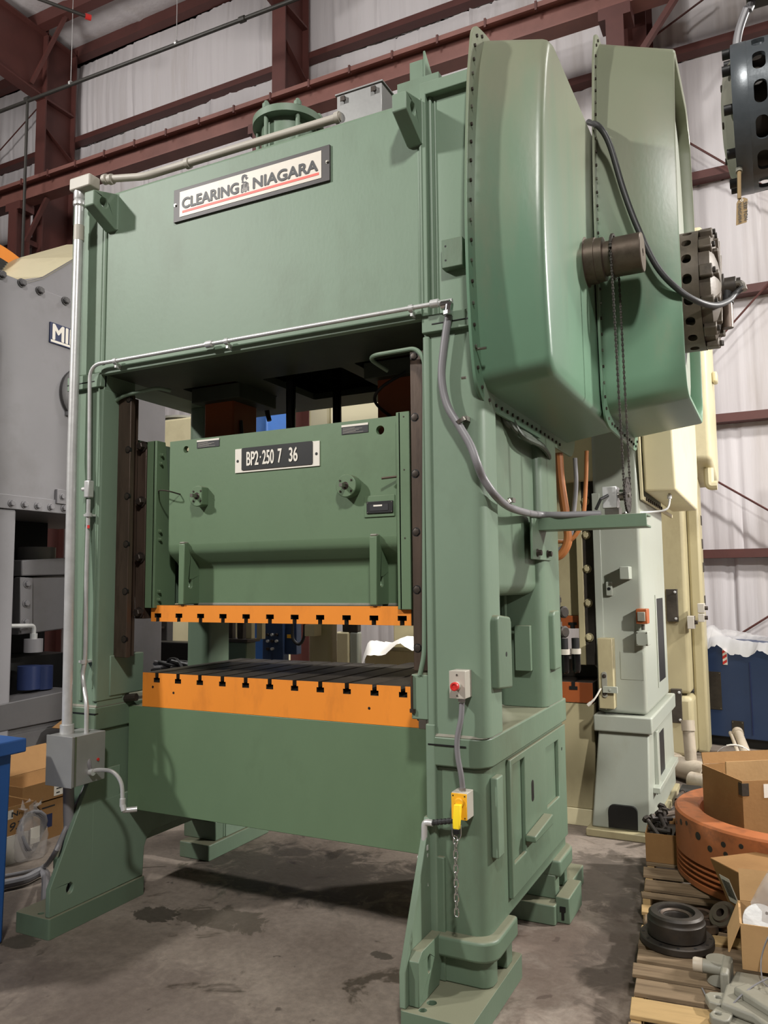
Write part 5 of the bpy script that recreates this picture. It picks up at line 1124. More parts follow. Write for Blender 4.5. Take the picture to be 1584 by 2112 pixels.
# --- blue cabinet under plastic film
cb_ = thing('electrical_cabinet', 'dark blue cabinet with black vent plates under clear plastic film, right edge', 'cabinet', (2.1, 6.2, 0))
A = at(1452, 1535, 1, 6.05); zc_ = 1.1
bx0 = A.x; bd = MB().prism([(bx0, 6.05), (bx0+1.3, 5.75), (bx0+1.5, 6.9), (bx0+.1, 7.1)], 2, .1, zc_).build('cabinet_body', 'blue_cabinet', cb_, .01)
MB().prism([(bx0+.04, 6.1), (bx0+1.25, 5.82), (bx0+1.4, 6.85), (bx0+.14, 7.0)], 2, 0, .1).build('plinth', 'black', cb_)
dn_ = V((1.3, -.3, 0)).normalized(); nn = V((-.3, -1.3, 0)).normalized()
def on_front(u, z, w_, h, nm, mm, th=.008):
    o0 = V((bx0, 6.05, 0))+dn_*u; r0 = [o0+V((0, 0, z)), o0+dn_*w_+V((0, 0, z)), o0+dn_*w_+V((0, 0, z+h)), o0+V((0, 0, z+h))]
    return MB().ring([r0, [p+nn*th for p in r0]]).build(nm, mm, bd, .001)
for (u, z, w_, h) in ((.06, .38, .15, .40), (.30, .13, .12, .15)):
    o = on_front(u, z, w_, h, 'vent_plate', 'bed_steel')
    for a_ in (.012, w_-.012):
        for b_ in (.015, h-.015): pp = V((bx0, 6.05, 0))+dn_*(u+a_)+nn*.008+V((0, 0, z+b_)); MB().cyl(pp, pp+nn*.004, .006, n=8).build('screw', 'steel', o)
on_front(.5, .15, .012, .75, 'door_edge', 'navy'); on_front(.02, .15, .012, .75, 'door_edge', 'navy')
st = on_front(.24, .86, .045, .17, 'red_white_tape', 'label_white', .012)
for k in range(3):
    o0 = V((bx0, 6.05, 0))+dn_*.24+nn*.013; z = .86+.058*k
    r0 = [o0+V((0, 0, z)), o0+dn_*.045+V((0, 0, z+.03)), o0+dn_*.045+V((0, 0, z+.06)), o0+V((0, 0, z+.03))]; MB().ring([[p for p in r0], [p+nn*.001 for p in r0]]).build('red_bar', 'red', st)
rf = random.Random(9); rows = []
corners = [V((bx0-.1, 5.95, 0)), V((bx0+1.42, 5.62, 0)), V((bx0+1.6, 6.95, 0)), V((bx0+.02, 7.2, 0))]
N_ = 14
for j in range(N_):
    row = []
    for i in range(60):
        u, v = i/59, j/(N_-1); p = corners[0].lerp(corners[1], u).lerp(corners[3].lerp(corners[2], u), v)
        edge = min(u, 1-u, v, 1-v); z = zc_+.03+.05*sin(u*9+v*4)*sin(v*5)+rf.uniform(-.007, .007)+(.1*math.exp(-((u-.12)/.08)**2)*math.exp(-((v-.2)/.3)**2))
        if edge < .03: z -= .13+.03*sin(u*23)+.02*sin(u*51+1)+rf.uniform(0, .012)
        row.append((p.x+rf.uniform(-.01, .01), p.y+rf.uniform(-.01, .01), z))
    rows.append(row)
MB().ring(rows, False, False).build('plastic_film', 'film', cb_, smooth=70)

# --- seen through the opening of the green press
pn = thing('operator_console', 'blue control panel with three rows of buttons behind the bolster', 'control panel', (-2.0, 4.2, 0))
YP = 4.0
A, B = at(541, 1362, 1, YP), at(584, 1293, 1, YP)
pb_ = MB().box(A.x, B.x, YP, YP+.12, A.z-.1, B.z+.1).build('panel_box', 'blue_cabinet', pn, .01)
MB().box(A.x+.05, B.x-.05, YP+.02, YP+.1, 0, A.z-.1).build('pedestal', 'blue_cabinet', pn)
for r_, (py, n_) in enumerate(((1309, 3), (1322, 3), (1338, 2))):
    for k in range(n_): p = at(554+9*k, py, 1, YP); MB().cyl((p.x, YP-.03, p.z), (p.x, YP, p.z), .016, n=12).build('push_button', 'galvanised' if (k+r_) % 2 else 'dark_bolt', pb_)
p = at(594, 1313, 1, YP); MB().box(B.x, B.x+.14, YP+.05, YP+.15, B.z-.3, B.z+.1).build('side_box', 'blue_cabinet', pb_, .005); MB().box(B.x+.02, B.x+.08, YP+.045, YP+.05, p.z-.02, p.z+.02).build('yellow_label', 'yellow', pb_)
MB().tube(curve([(B.x+.12, YP, B.z+.05), (B.x+.14, YP-.02, B.z-.12), (B.x+.22, YP-.02, B.z-.18), (B.x+.27, YP, B.z-.1), (B.x+.28, YP, B.z+.08)], 6), .018, 8).build('armoured_cable', 'black', pb_)
# tan machine body between the columns and its sheet
Yb = 5.2
mb_ = thing('machine_bed', 'olive machine bed with a white sheet thrown over it, seen above the bolster', 'machine', (-.6, Yb, 0))
A, B = at(752, 1380, 1, Yb), at(900, 1345, 1, Yb)
MB().box(A.x, B.x+.8, Yb, Yb+1.0, 0, B.z).build('bed_body', 'tan', mb_, .01)
MB().box(A.x+.1, B.x+.8, Yb+.6, Yb+1.2, B.z, B.z+.9).build('upper_body', 'tan', mb_, .01)
rs = random.Random(2); rows = []
p0 = at(746, 1368, 1, Yb-.1); pA = at(758, 1332, 1, Yb-.1); pB = at(862, 1314, 1, Yb-.1)
for j in range(12):
    v = j/11; row = []
    for i in range(26):
        u = i/25; x = p0.x-.02+(pB.x+.5-p0.x)*u; z = pA.z+(pB.z-pA.z)*min(1, u*1.4)+.03*sin(u*17+v*3)+rs.uniform(-.012, .012)
        y = Yb-.12+.66*v
        if v < .2: z -= (.2-v)*5*(.10+.05*sin(u*11)+(.12 if u < .06 else 0)+(.04 if .45 < u < .6 else 0))
        if u < .04: z -= .1
        row.append((x, y, z))
    rows.append(row)
tag(MB().ring(rows, False, False).build('white_sheet', 'white_sheet', smooth=70), 'crumpled white plastic sheet draped over the olive machine bed', 'sheet')
# pale cabinet beside the tan column
A, B = at(702, 1385, 1, 4.4), at(738, 1304, 1, 4.4)
cbn = thing('steel_cabinet', 'pale tan cabinet with one door edge, right of the tan column through the opening', 'cabinet', ((A.x+B.x)/2, 4.6, 0))
MB().box(A.x-.06, (A.x+B.x)/2, 4.4, 4.5, 0, B.z).build('cabinet_body', 'cream', cbn, .02, 3); MB().box((A.x+B.x)/2, B.x, 4.41, 4.5, 0, B.z).build('door', 'sage', cbn, .02, 3)
MB().box(A.x+.02, B.x-.01, 4.41, 4.5, B.z, B.z+.15).build('valve_block', 'black_iron', cbn, .01)
# green machine box behind at left, dark heap of hoses
A, B = at(448, 1380, 1, 2.75), at(508, 1325, 1, 2.75)
gbx = thing('machine_stand', 'small green machine base with a dark flat top, left of the blue control panel', 'machine', ((A.x+B.x)/2, 2.5, 0))
MB().box(A.x, B.x, 2.75, 2.9, .04, B.z).build('base_box', 'green_side', gbx, .01); MB().box(A.x-.05, B.x+.03, 2.72, 2.93, B.z, B.z+.03).build('top_plate', 'black_iron', gbx, .004)
for k, dx in enumerate((.08, .2, .3, .42)): MB().box(A.x+dx, A.x+dx+.06, 2.79, 2.85, B.z+.03, B.z+.5).build('guide_post', 'tan' if k > 1 else 'black_iron', gbx, .004)
MB().box(A.x+.02, B.x-.02, 2.76, 2.89, 0, .04).build('foot', 'black_iron', gbx)
hp_ = thing('hose_bundle', 'dark tangled hoses lying behind the left column', 'hoses', (-2.5, 2.2, 0))
pY = 2.1; rg = random.Random(4); A, B = at(320, 1395, 1, pY), at(398, 1350, 1, pY)
MB().box(A.x-.2, B.x+.1, pY-.1, pY+.5, 0, A.z+.02).build('crate', 'blue_cabinet', hp_, .01)
for k in range(9):
    pts = [(A.x+(B.x-A.x)*rg.uniform(-.1, 1.05), pY+rg.uniform(-.05, .35), A.z+.035+rg.uniform(0, .11)) for _ in range(5)]; MB().tube(curve(pts, 5), .018, 7).build('hose', 'rubber' if k % 3 else 'hose_grey', hp_)
A, B = at(268, 1395, 1, 3.0), at(392, 1326, 1, 3.0)
dkb = thing('machine_bed', 'low black machine bed behind the dark hose tangle', 'machine', ((A.x+B.x)/2, 3.1, 0))
MB().box(A.x, B.x, 3.0, 3.2, .06, B.z).build('bed_body', 'black', dkb, .01); MB().box(A.x+.03, B.x-.03, 3.02, 3.18, 0, .06).build('foot', 'black', dkb)
A, B = at(306, 1330, 1, 3.6), at(345, 1285, 1, 3.6)
gpl = thing('control_cabinet', 'dark grey cabinet standing behind the low black machine bed', 'cabinet', ((A.x+B.x)/2, 3.65, 0))
MB().box(A.x, B.x, 3.6, 3.7, .0, B.z+.15).build('cabinet_body', 'grey_press_dark', gpl, .01); MB().box(B.x-.12, B.x-.03, 3.585, 3.6, B.z-.06, B.z-.04).build('handle', 'steel', gpl)
# machines glimpsed above the slide: cream tank, blue column, grey plate
A, B = at(335, 872, 1, 4.6), at(405, 812, 1, 4.6)
wt = thing('background_machine', 'cream machine crown with a flanged cover, seen through the upper left gap', 'machine', ((A.x+B.x)/2, 5, 0))
zc0 = at(370, 862, 1, 4.6).z
MB().box(A.x-.1, B.x+.5, 4.6, 5.6, 0, zc0).build('machine_body', 'cream', wt, .03, 3)
cc = at(372, 852, 1, 4.9); MB().lathe([(.3, 0), (.3, .03), (.34, .03), (.34, .06), (0, .06)], (cc.x, 4.95, zc0), (0, 0, 1), 28).build('flanged_cover', 'cast_grey', wt)
MB().box(A.x-.4, B.x+.6, 5.62, 5.9, 0, 5.2).build('back_panel', 'cream', wt)
A, B = at(516, 890, 1, 4.8), at(551, 855, 1, 4.8)
bl = thing('machine_column', 'bright blue machine column glimpsed over the slide', 'machine', ((A.x+B.x)/2, 5, 0)); MB().box(A.x-.1, B.x, 4.8, 5.3, 0, B.z+.6).build('column', 'blue', bl, .02); MB().box(A.x-.15, B.x+.05, 4.75, 5.35, 0, .12).build('foot', 'blue', bl)
# ------------------------------------------------------------------ pallets and what lies on them, right foreground
def place(root, Mx):
    """moves a thing built about the origin (root at the origin) to Mx"""
    root.matrix_basis = Mx
def pallet(label, Mx, boards, L_, seed, m_top='wood'):
    r = random.Random(seed); t = thing('wooden_pallet', label, 'pallet', (0, 0, 0), 'pallets along the right side')
    for k, (y, w_) in enumerate(boards):
        x0 = r.uniform(-.012, .012); tl = r.uniform(-.004, .004)
        pts = [(x0, y), (L_+r.uniform(-.01, .01), y+tl), (L_+r.uniform(-.01, .01), y+w_+tl), (x0+r.uniform(-.006, .006), y+w_)]
        MB().prism(pts, 2, .121, .139+r.uniform(-.002, .002)).build('deck_board', m_top if r.random() < .75 else 'wood_pale', t, .003)
    y0, y1 = boards[0][0], boards[-1][0]+boards[-1][1]
    for x in (.0, L_/2-.02, L_-.04):
        MB().prism([(y0, .016), (y0+.12, .016), (y0+.16, .05), (y0+.32, .05), (y0+.36, .016), (y1-.36, .016), (y1-.32, .05), (y1-.16, .05), (y1-.12, .016), (y1, .016), (y1, .12), (y0, .12)], 0, x+.004, x+.042).build('stringer', 'wood_pale', t, .002)
    for k in range(5):
        y = y0+(y1-y0-.09)*k/4; MB().box(0, L_, y, y+.09, 0, .015).build('bottom_board', 'wood', t, .002)
    place(t, Mx); return t
ang = R(5.5)
fb = [(-.66, .15), (-.46, .14), (-.285, .12), (-.13, .105), (.0, .11), (.145, .10), (.275, .095), (.395, .10), (.525, .095)]
Mf = Matrix.Translation((1.757, .36, 0)) @ Matrix.Rotation(ang, 4, 'Z')
pallet('worn wooden pallet in the right foreground carrying bearing housing and castings', Mf, fb, 1.15, 11)
rb_ = [(0, .05), (.10, .14), (.30, .13), (.50, .14), (.71, .13), (.90, .12)]
Mr = Matrix.Translation((1.665, 1.10, 0)) @ Matrix.Rotation(ang, 4, 'Z')
pallet('wooden pallet under the big orange belt sheave, behind the front pallet', Mr, rb_, 1.25, 12, 'wood')

# orange sheave lying flat
SX, SY, SR = 2.385, 1.67, .605
z0 = .1415; pr = [(.47, 0), (SR-.01, 0), (SR, .008), (SR, .03)]
for k in range(4): zz = .035+.027*k; pr += [(SR, zz), (SR-.035, zz+.008), (SR-.035, zz+.014), (SR, zz+.021)]
pr += [(SR, .15), (SR, .342), (SR-.012, .352), (.482, .352), (.47, .342), (.47, 0)]
sv = MB().lathe(pr, (SX, SY, z0), (0, 0, 1), 96, False)
sv = thing_sv = sv.build('sheave_rim', 'orange_old', None, smooth=30)
tv = thing('belt_sheave', 'big chipped orange belt sheave ring lying flat on the rear pallet', 'sheave', (SX, SY, z0)); put(sv, tv)
for a, h, r_ in ((205, .30, .017), (212, .315, .012), (222, .28, .02), (230, .24, .016), (238, .285, .014), (239, .24, .013), (247, .30, .012), (250, .235, .02), (196, .27, .01), (261, .22, .016)):
    e = V((cos(R(a)), sin(R(a)), 0)); c = V((SX, SY, z0+h)); MB().cyl(c+e*(SR-.02), c+e*(SR+.0012), r_, n=12).build('bore_hole', 'black_iron', sv)

def boxat(p0, e1, e2, e3):
    p0, e1, e2, e3 = map(V, (p0, e1, e2, e3)); return MB().ring([[p0, p0+e1, p0+e1+e2, p0+e2], [p+e3 for p in (p0, p0+e1, p0+e1+e2, p0+e2)]])
def quad(p, n, th, nm, m, par):
    p = [V(q) for q in p]; n = V(n)*th; return MB().ring([p, [q+n for q in p]]).build(nm, m, par, 0)
# carton standing in the ring
t, Mx = open_box('cardboard_box', 'tall open carton with a grey corner strip standing inside the orange sheave', 'box', 2.02, 2.46, 1.425, 1.825, .002, .56, 'cardboard', 0, (0, 0, 1, 0), .16, fang=(115, 60, 12, 75))
cx_, cy_ = 2.24, 1.625
t.matrix_basis = Matrix.Translation((2.225, 1.655, .142)) @ Matrix.Rotation(R(-56.0), 4, 'Z') @ Matrix.Rotation(R(90), 4, 'Z')
W2, D2, H_ = .22, .2, .558
for nm, m, bxs in (('corner_strip', 'bed_steel', (-W2-.004, -W2+.035, -D2-.004, -D2+.0, H_-.075, H_-.012)), ('corner_strip', 'bed_steel', (-W2-.004, -W2, -D2, -D2+.03, H_-.075, H_-.012)), ('label', 'label_white', (-W2+.12, -W2+.2, -D2-.002, -D2, H_-.09, H_-.02)), ('packing_board', 'cardboard_pale', (-W2+.02, W2-.02, -.02, -.012, H_-.2, H_+.06)), ('packing_sheet', 'white_sheet', (-W2+.05, W2-.05, .02, .1, H_-.12, H_-.1))):
    o = MB().box(*[v+(cx_ if i < 2 else cy_ if i < 4 else .002) for i, v in enumerate(bxs)]).build(nm, m); o.parent = t; o.matrix_parent_inverse = Matrix.Translation((cx_, cy_, .002)).inverted()
# carton of bolts on the rear pallet
t, Mx = open_box('cardboard_box', 'low open carton full of rusty bolts, left of the orange sheave', 'box', 1.60, 1.775, 1.62, 1.98, .1405, .30, 'cardboard', 4, (0, 0, 0, 0))
tt = t
rb = random.Random(8); bolts = []
for k in range(9):
    x, y, z = rb.uniform(1.635, 1.735), rb.uniform(1.68, 1.92), rb.uniform(.285, .335); a = rb.uniform(0, 6.28); d = V((cos(a)*.055, sin(a)*.07, rb.uniform(-.005, .05)))
    b0 = thing('machine_bolt', 'rusty machine bolt lying in the low carton left of the sheave', 'bolt', (x, y, z), 'bolts in the low carton')
    c = V((x, y, z)); MB().cyl(c-d, c+d, .013, n=10).build('shank', 'black_iron', b0); MB().hexa(c+d, d, .023, .02).build('head', 'black_iron', b0)
MB().box(1.62, 1.755, 1.64, 1.96, .15, .27).build('filling', 'black_iron', t)
# bearing housing
BX, BY = 1.893, .60
bh = thing('bearing_housing', 'round dark iron bearing housing with a bolt flange on the front pallet', 'housing', (BX, BY, .141))
fl_ = MB().lathe([(.07, 0), (.155, 0), (.158, .004), (.158, .028), (.154, .032), (.07, .032)], (BX, BY, .141), (0, 0, 1), 56, False).build('bolt_flange', 'black_iron', bh)
for k in range(12): a = 2*pi*k/12+.15; MB().cyl((BX+.142*cos(a), BY+.142*sin(a), .165), (BX+.142*cos(a), BY+.142*sin(a), .1738), .007, n=8).build('bolt_hole', 'black', fl_)
MB().lathe([(.116, .03), (.116, .035), (.124, .038), (.124, .10), (.12, .104), (.117, .112), (.117, .125), (.108, .134), (.082, .136), (.078, .128), (.078, .118), (.056, .112), (.052, .106), (.05, .04)], (BX, BY, .141), (0, 0, 1), 56, False).build('housing_body', 'black_iron', bh)
MB().lathe([(.078, .1), (.066, .122), (.056, .116), (.056, .08)], (BX, BY, .141), (0, 0, 1), 48, False).build('bearing_race', 'shaft_steel', bh)
MB().cyl((BX, BY, .141), (BX, BY, .15), .09, n=24).build('bottom_cover', 'black', bh)
# loose rings behind it
for x, y, r, lab, ti in ((1.965, .90, .062, 'flat dark steel ring lying behind the bearing housing', .05), (2.005, .79, .05, 'small flat steel disc overlapping the ring behind the housing', .12)):
    o = MB().lathe([(r*.62, 0), (r, 0), (r, .03), (r*.62, .03), (r*.62, 0)], (x, y, .1425), (0, 0, 1), 36, False).build('spacer_ring', 'shaft_steel'); tag(o, lab, 'ring')
d_ = V((-.5, -.6, .75)).normalized()
pu = thing('belt_pulley', 'grey pulley disc leaning behind the open carton, next to the loose rings', 'pulley', (2.06, .87, .2))
MB().lathe([(.02, -.02), (.062, -.02), (.066, -.015), (.052, 0), (.066, .015), (.062, .02), (.045, .022), (.04, .03), (.02, .03), (.02, -.02)], (2.075, .83, .2), d_, 40, False).build('pulley_rim', 'shaft_steel', pu)
MB().box(2.03, 2.10, .84, .90, .141, .17).build('wedge', 'wood', pu)
# big carton lying tilted
p0 = V((2.015, .93, .425)); e1 = V((.68, -.735, -.02))*.39; e2 = V((.74, .62, .02))*.55; e3 = V((.10, -.05, -.24))*1.12
tc_ = thing('cardboard_box', 'closed brown carton with a barcode label, tilted against the orange sheave', 'box', tuple(p0+e3))
o = boxat(p0+e3, e1, e2, -e3).build('carton_body', 'cardboard', tc_, .004)
n1 = e1.cross(e3).normalized(); n1 = n1 if n1.y < 0 else -n1
def on1(u, v, w_, h, nm, m, par, off=.001):
    a = p0+e1*u+e3*v; return quad([a, a+e1*w_, a+e1*w_+e3*h, a+e3*h], n1, off, nm, m, par)
lb = on1(.07, .22, .17, .40, 'barcode_label', 'label_white', o, .0012)
rb = random.Random(3); u = .085
while u < .22: w_ = rb.choice((.004, .007, .011)); on1(u, .28, w_, .26, 'bar', 'ink', lb, .0018); u += w_+rb.choice((.005, .008))
[on1(.06+.026*k, .80, .017, .10, 'printed_mark', 'ink', o, .0012) for k in range(6)]
# open carton in front
t, Mx = open_box('cardboard_box', 'open carton in the right foreground holding a grey disc and a bagged hose', 'box', 2.165, 2.56, .33, .585, .2005, .375, 'cardboard_pale', 4, (0, 0, 1, 1), .5, fang=(115, 60, 18, 158))
oc_ = t
dk = thing('fan_disc', 'grey perforated metal disc standing in the open foreground carton', 'disc', (2.24, .48, .28))
o = MB().lathe([(0, -.006), (.07, -.006), (.072, 0), (.07, .006), (0, .006)], (2.245, .47, .335), (.1, -.9, .45), 36).build('disc_plate', 'galvanised', dk)
for k in range(6): a = 2*pi*k/6; uu = V((1, 0, 0)); vv = V((.1, -.9, .45)).normalized().cross(uu); c = V((2.245, .47, .335))+(uu*cos(a)+vv*sin(a))*.045; MB().cyl(c, c+V((.1, -.9, .45)).normalized()*.0075, .006, n=8).build('disc_hole', 'black', o)
MB().box(2.19, 2.3, .44, .56, .207, .27).build('hub', 'cast_grey', dk)
bg2 = thing('plastic_bag', 'clear plastic bag with a dark coiled hose sticking out of the foreground carton', 'bag', (2.36, .5, .25))
MB().tube([V((2.385, .47, .355))+V((.085*cos(a), .03*sin(a), .085*sin(a))) for a in [2*pi*i/36 for i in range(36)]], .010, 8, True).build('coiled_hose', 'rubber', bg2)
rb = random.Random(6); rings = []
for k in range(9):
    tt_ = k/8; w_ = .07+.06*sin(pi*tt_); rings.append([(2.38+w_*cos(a)+rb.uniform(-.014, .014)-.06*tt_, .52+.07*sin(a)+rb.uniform(-.012, .012), .215+.27*tt_+rb.uniform(-.012, .012)) for a in [2*pi*i/16 for i in range(16)]])
rings.append([(2.30+.03*cos(a)+rb.uniform(-.01, .01), .52+.02*sin(a), .52+rb.uniform(-.01, .01)) for a in [2*pi*i/16 for i in range(16)]])
MB().ring(rings).build('clear_film', 'bag', bg2, smooth=80)
# grey castings under and before it
cg = thing('gear_casting', 'grey painted gear bracket casting with bolt lugs in the lower right corner', 'casting', (2.2, .1, .141))
body = MB().prism([(2.11, .02), (2.12, .17), (2.16, .25), (2.6, .30), (2.6, -.15), (2.3, -.12), (2.22, -.02)], 2, .16, .196).build('base_web', 'cast_grey', cg, .01, 3)
MB().prism([(2.13, .16), (2.15, .30), (2.6, .32), (2.6, .18)], 2, .141, .198).build('support_block', 'cast_grey', body, .008)
MB().prism([(.141, 0), (.2, 0), (.2, .0)], 0, 0, .001) if False else None
ar = MB().cyl((2.03, .27, .205), (2.13, .27, .205), .026, n=20).build('spindle', 'cast_grey', cg)
MB().lathe([(.022, 0), (.028, .006), (.028, .035), (.024, .042), (0, .042)], (2.035, .27, .205), (-1, 0, 0), 20).build('spindle_cap', 'pvc', ar)
MB().prism([(2.10, .17), (2.13, .17), (2.14, .34), (2.10, .34)], 2, .141, .235).build('spindle_bracket', 'cast_grey', ar, .01)
MB().cyl((2.09, .30, .142), (2.09, .30, .23), .05, n=24).build('round_boss', 'cast_grey', cg)
for k, (x, y, z, a, s_) in enumerate(((2.11, .085, .172, 20, 1), (2.115, -.02, .164, 75, .8), (2.27, -.10, .17, 15, 1.1))):
    pts = [(x+s_*(u*cos(R(a))-v*sin(R(a))), y+s_*(u*sin(R(a))+v*cos(R(a)))) for u, v in ((-.055, -.03), (-.03, -.045), (.04, -.04), (.06, -.02), (.06, .04), (-.03, .045), (-.055, .025))]
    c = (x-.012, y); l_ = MB().prism(pts, 2, z-.022, z+.01, [circ(c[0], c[1], .012, 12)]).build('bolt_lug', 'cast_grey', cg, .005)
gx, gy = 2.235, -.045; pts = []
for i in range(36*4): a = 2*pi*i/(36*4); rr = .135 if i % 4 in (0, 1) else .118; pts.append((gx+.03+rr*cos(a), gy-.0+rr*sin(a)))
MB().prism(pts, 2, .141, .158).build('gear_ring', 'cast_grey', cg)
MB().prism([(2.15, .10), (2.2, .16), (2.35, .0), (2.32, -.06)], 2, .19, .225).build('rib', 'cast_grey', body, .01)
wi = thing('thin_wire', 'thin grey wire looping over the castings in the lower right corner', 'wire', (2.15, 0, .2))
wp = [at(x, y, 2, z) for x, y, z in ((1448, 2038, .145), (1462, 2062, .15), (1485, 2073, .165), (1505, 2075, .185), (1530, 2052, .215), (1560, 2030, .235), (1600, 2010, .26))]
MB().tube(curve(wp, 6), .0028, 6).build('wire', 'hose_grey', wi)
wp = [(2.30, .325, .38), (2.27, .30, .34), (2.245, .29, .26), (2.25, .22, .215), (2.28, .12, .235), (2.34, .05, .24)]
MB().tube(curve(wp, 6), .0028, 6).build('wire', 'hose_grey', wi)

# --- behind the pallets: bucket, pipes, scrap
bk = thing('bucket', 'dark grey bucket with a red lid and wire bail behind the orange sheave', 'bucket', (2.13, 3.6, 0))
bx, by = at(1517, 1558, 1, 3.6).x, 3.6; zl = at(1517, 1560, 1, 3.6).z; rl = .148
MB().lathe([(.115, 0), (.128, zl*.7), (.136, zl*.72), (.136, zl*.76), (.130, zl*.78), (.132, zl*.88), (.139, zl*.9), (.139, zl*.95), (.135, zl-.008), (0, zl-.008)], (bx, by, .001), (0, 0, 1), 40).build('pail', 'bucket_grey', bk)
MB().lathe([(rl-.008, -.04), (rl, -.038), (rl, -.004), (rl-.006, .002), (rl-.016, .002), (rl-.022, -.008), (0, -.008)], (bx, by, zl+.001), (0, 0, 1), 40, False).build('lid', 'lid_red', bk)
hp = [V((bx+(rl+.006)*cos(pi*i/16), by-.02, zl-.05+.14*sin(pi*i/16))) for i in range(17)]
MB().tube(hp, .003, 6).build('bail', 'galvanised', bk); MB().tube(hp[6:11], .008, 8).build('bail_grip', 'label_white', bk)
for k, (pa, pc, r, lab) in enumerate((((1508, 1514), (1522, 1552), .018, 'thin white plastic pipe leaning on the blue cabinet behind the bucket'), ((1522, 1512), (1540, 1556), .045, 'thick white plastic pipe leaning on the blue cabinet behind the bucket'))):
    a, b = at(*pa, 1, 5.62-.0*k), at(*pc, 1, 5.2); b = a+(b-a)*((a.z-r*.7)/max(.05, a.z-b.z))
    o = thing('plastic_pipe', lab, 'pipe', (b.x, b.y, 0)); MB().pipe(b, a, r, r*.85, 16).build('pipe', 'pvc', o); MB().pipe(a-(a-b).normalized()*.03, a+(a-b).normalized()*.03, r*1.18, r*.85, 16).build('socket', 'pvc', o)
yw = 4.35
w0, w1 = at(1398, 1535, 1, yw), at(1466, 1583, 1, yw)
wy = thing('pipe_fitting', 'large grey wye pipe fitting lying beside the far tan press', 'pipe', ((w0.x+w1.x)/2, yw, 0))
dd = (w1-w0); dd.z = 0; c0 = V((w0.x, yw, .105)); c1 = V((w1.x, yw-.25, .105))
o = MB().pipe(c0-(c1-c0)*.4, c1, .095, .08, 24).build('main_pipe', 'pvc', wy)
MB().pipe(c0-(c1-c0)*.42, c0-(c1-c0)*.1, .108, .09, 24).build('socket', 'pvc', o)
mid = c0.lerp(c1, .45); MB().pipe(mid, mid+V((-.02, .05, .36)), .05, .04, 18).build('branch_pipe', 'pvc', wy); MB().pipe(mid+V((-.017, .04, .33)), mid+V((-.022, .055, .42)), .058, .05, 18).build('socket', 'pvc', wy)
q0, q1 = at(1405, 1575, 1, 3.75), at(1480, 1600, 1, 3.75)
tag(MB().pipe((1.63, 4.02, .072), (q1.x+.05, 3.85, .072), .07, .06, 20).build('grey_pipe', 'pvc'), 'short pale grey pipe lying in front of the wye fitting', 'pipe')
tag(MB().pipe((2.33, 3.9, .05), (2.95, 3.3, .05), .05, .042, 18).build('grey_pipe', 'pvc'), 'pale pipe lying right of the bucket at the right edge', 'pipe')
q = at(1422, 1610, 1, 3.55)
pb2 = MB().box(q.x-.065, q.x+.085, 3.4, 3.6, 0.0, .13).build('battery_box', 'rubber', None, .008); tag(pb2, 'small dark grey box lying on the floor beside the scrap pile', 'box')
rs = random.Random(21)
for k in range(16):
    x, y = rs.uniform(1.60, 1.80), rs.uniform(2.25, 3.3); a = rs.uniform(.9, 2.2); L2 = rs.uniform(.15, .35); r = rs.uniform(.012, .024); z = r+.001+.055*(k % 4)
    d = V((cos(a)*L2/2, sin(a)*L2/2, 0))
    o = thing('scrap_pipe', 'rusty piece of scrap pipe in the heap beside the sage press foot', 'scrap', (x, y, z), 'scrap pipes in the heap')
    c = V((x, y, z)); MB().pipe(c-d, c+d, r, r*.75, 10).build('pipe', 'black_iron' if k % 3 else 'shaft_steel', o); MB().pipe(c+d*.85, c+d*1.1, r*1.3, r*.8, 10).build('coupling', 'black_iron', o)

# --- clutch unit hanging from the sling, upper right
hx, hy, hz, hr = 2.29, .02, 3.45, .252
tm = at(1512, 118, 1, hy); bm_ = at(1520, 392, 1, hy); hz = (tm.z+bm_.z)/2; hr = (tm.z-bm_.z)/2; hx = (tm.x+bm_.x)/2
hm = thing('clutch_unit', 'blue grey slotted clutch unit hanging on a sling at the upper right edge', 'clutch', (hx+.3, hy, hz-hr))
o = (hx, hy, hz)
dw = wrapped_slots(o, hr, hr-.015, .055, .40, 14, .044, .082, 8, 'motor_blue', 'slotted_drum', hm, .18, [.095, .165, .235, .305, .37])
MB().lathe([(hr-.02, 0), (hr, 0), (hr+.001, .004), (hr+.001, .054), (hr, .056), (hr-.02, .056), (hr-.02, 0)], o, (1, 0, 0), 64, False).build('front_rim', 'motor_blue', hm)
MB().lathe([(hr-.02, .4), (hr, .4), (hr, .62), (hr-.03, .64), (0, .64)], o, (1, 0, 0), 64, False).build('rear_drum', 'motor_blue', hm)
MB().cyl((hx+.06, hy, hz), (hx+.39, hy, hz), hr-.05, n=48).build('inner_drum', 'black_iron', hm)
eb = MB().lathe([(hr-.02, .005), (hr*.8, -.005), (hr*.72, -.028), (hr*.5, -.04), (.09, -.045), (.06, -.03), (0, -.03)], o, (1, 0, 0), 56, False).build('end_bell', 'cast_grey', hm)
for k in range(10): a = 2*pi*k/10+.3; c = V((hx, hy+hr*.9*cos(a), hz+hr*.9*sin(a))); MB().cyl(c+V((.006, 0, 0)), c-V((.03, 0, 0)), .019, n=12).build('end_bolt', 'black', eb)
for k in range(6): a = 2*pi*k/6+.5; c = V((hx-.03, hy+hr*.55*cos(a), hz+hr*.55*sin(a))); MB().hexa(c, (-1, 0, 0), .012, .012).build('cap_screw', 'black_iron', eb)
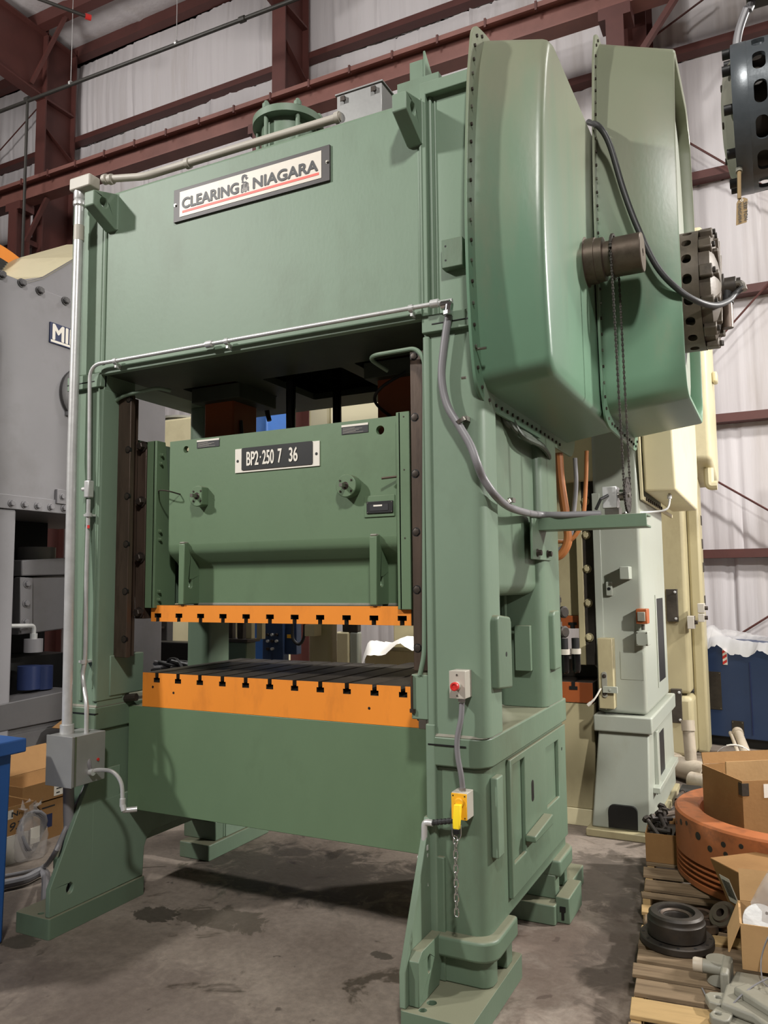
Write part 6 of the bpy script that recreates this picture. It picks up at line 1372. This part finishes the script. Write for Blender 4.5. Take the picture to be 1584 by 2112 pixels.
yb_ = at(1525, 370, 1, hy-.15); e_ = MB().lathe([(.012, -.002), (.012, .02)], (yb_.x, hy-hr*.42, hz-hr*.90), (0, -.42, -.9), 14).build('boss', 'cast_grey', hm)
th_ = at(1524, 372, 1, hy-.14)
tg_ = thing('kraft_tag', 'small brown tag with handwriting hanging from the clutch unit', 'tag', (th_.x, hy-.14, hz-hr-.1))
YT = hy-.14
A = at(1526, 372, 1, YT); B = at(1525, 410, 1, YT)
MB().tube([V((yb_.x, hy-hr*.42-.006, hz-hr*.90-.018)), V((yb_.x, hy-hr*.5, hz-hr*1.0)), B+V((0, 0, .01)), B], .007, 8).build('tape_tie', 'tag_kraft', tg_)
pts = [at(x, y, 1, YT) for x, y in ((1518, 465), (1540, 458), (1542, 410), (1534, 407), (1522, 413), (1519, 420))]
tb = MB().ring([pts, [p+V((0, .0015, 0)) for p in pts]]).build('tag_card', 'tag_kraft', tg_)
MB().lathe([(.003, 0), (.0055, 0), (.0055, .001), (.003, .001), (.003, 0)], at(1530, 413, 1, YT-.0005), (0, -1, 0), 14, False).build('eyelet', 'label_white', tb)
text('handwriting', '500 TON', at(1533, 417, 1, YT-.001), (.0, 0, -1), (1, 0, 0), .013, 'ink', tb, .072, bold=.01)
text('handwriting', 'NIAGARA', at(1522, 420, 1, YT-.001), (-.03, 0, -1), (1, 0, 0), .012, 'ink', tb, .078, bold=.01)
slg = thing('lifting_sling', 'grey lifting sling running up from the clutch unit to a hook', 'sling', (hx+.05, hy, hz+hr))
sp_ = [at(1518, 112, 1, hy), at(1519, 95, 1, hy), at(1525, 60, 1, hy), at(1540, 18, 1, hy), at(1552, -5, 1, hy)]
sp_[0].z = hz+hr-.03
MB().tube(curve(sp_+[V((hx+.18, hy, hz+hr+.7))], 5), .016, 10).build('sling_rope', 'hose_grey', slg)
hb = at(1562, 0, 1, hy); MB().box(hb.x-.04, hb.x+.35, hy-.05, hy+.05, hb.z-.005, hb.z+.08).build('spreader_bar', 'black_iron', slg, .008)
MB().cyl((hb.x+.15, hy, hb.z+.07), (hb.x+.15, hy, 9.0), .008, n=8).build('hoist_rope', 'galvanised', slg)
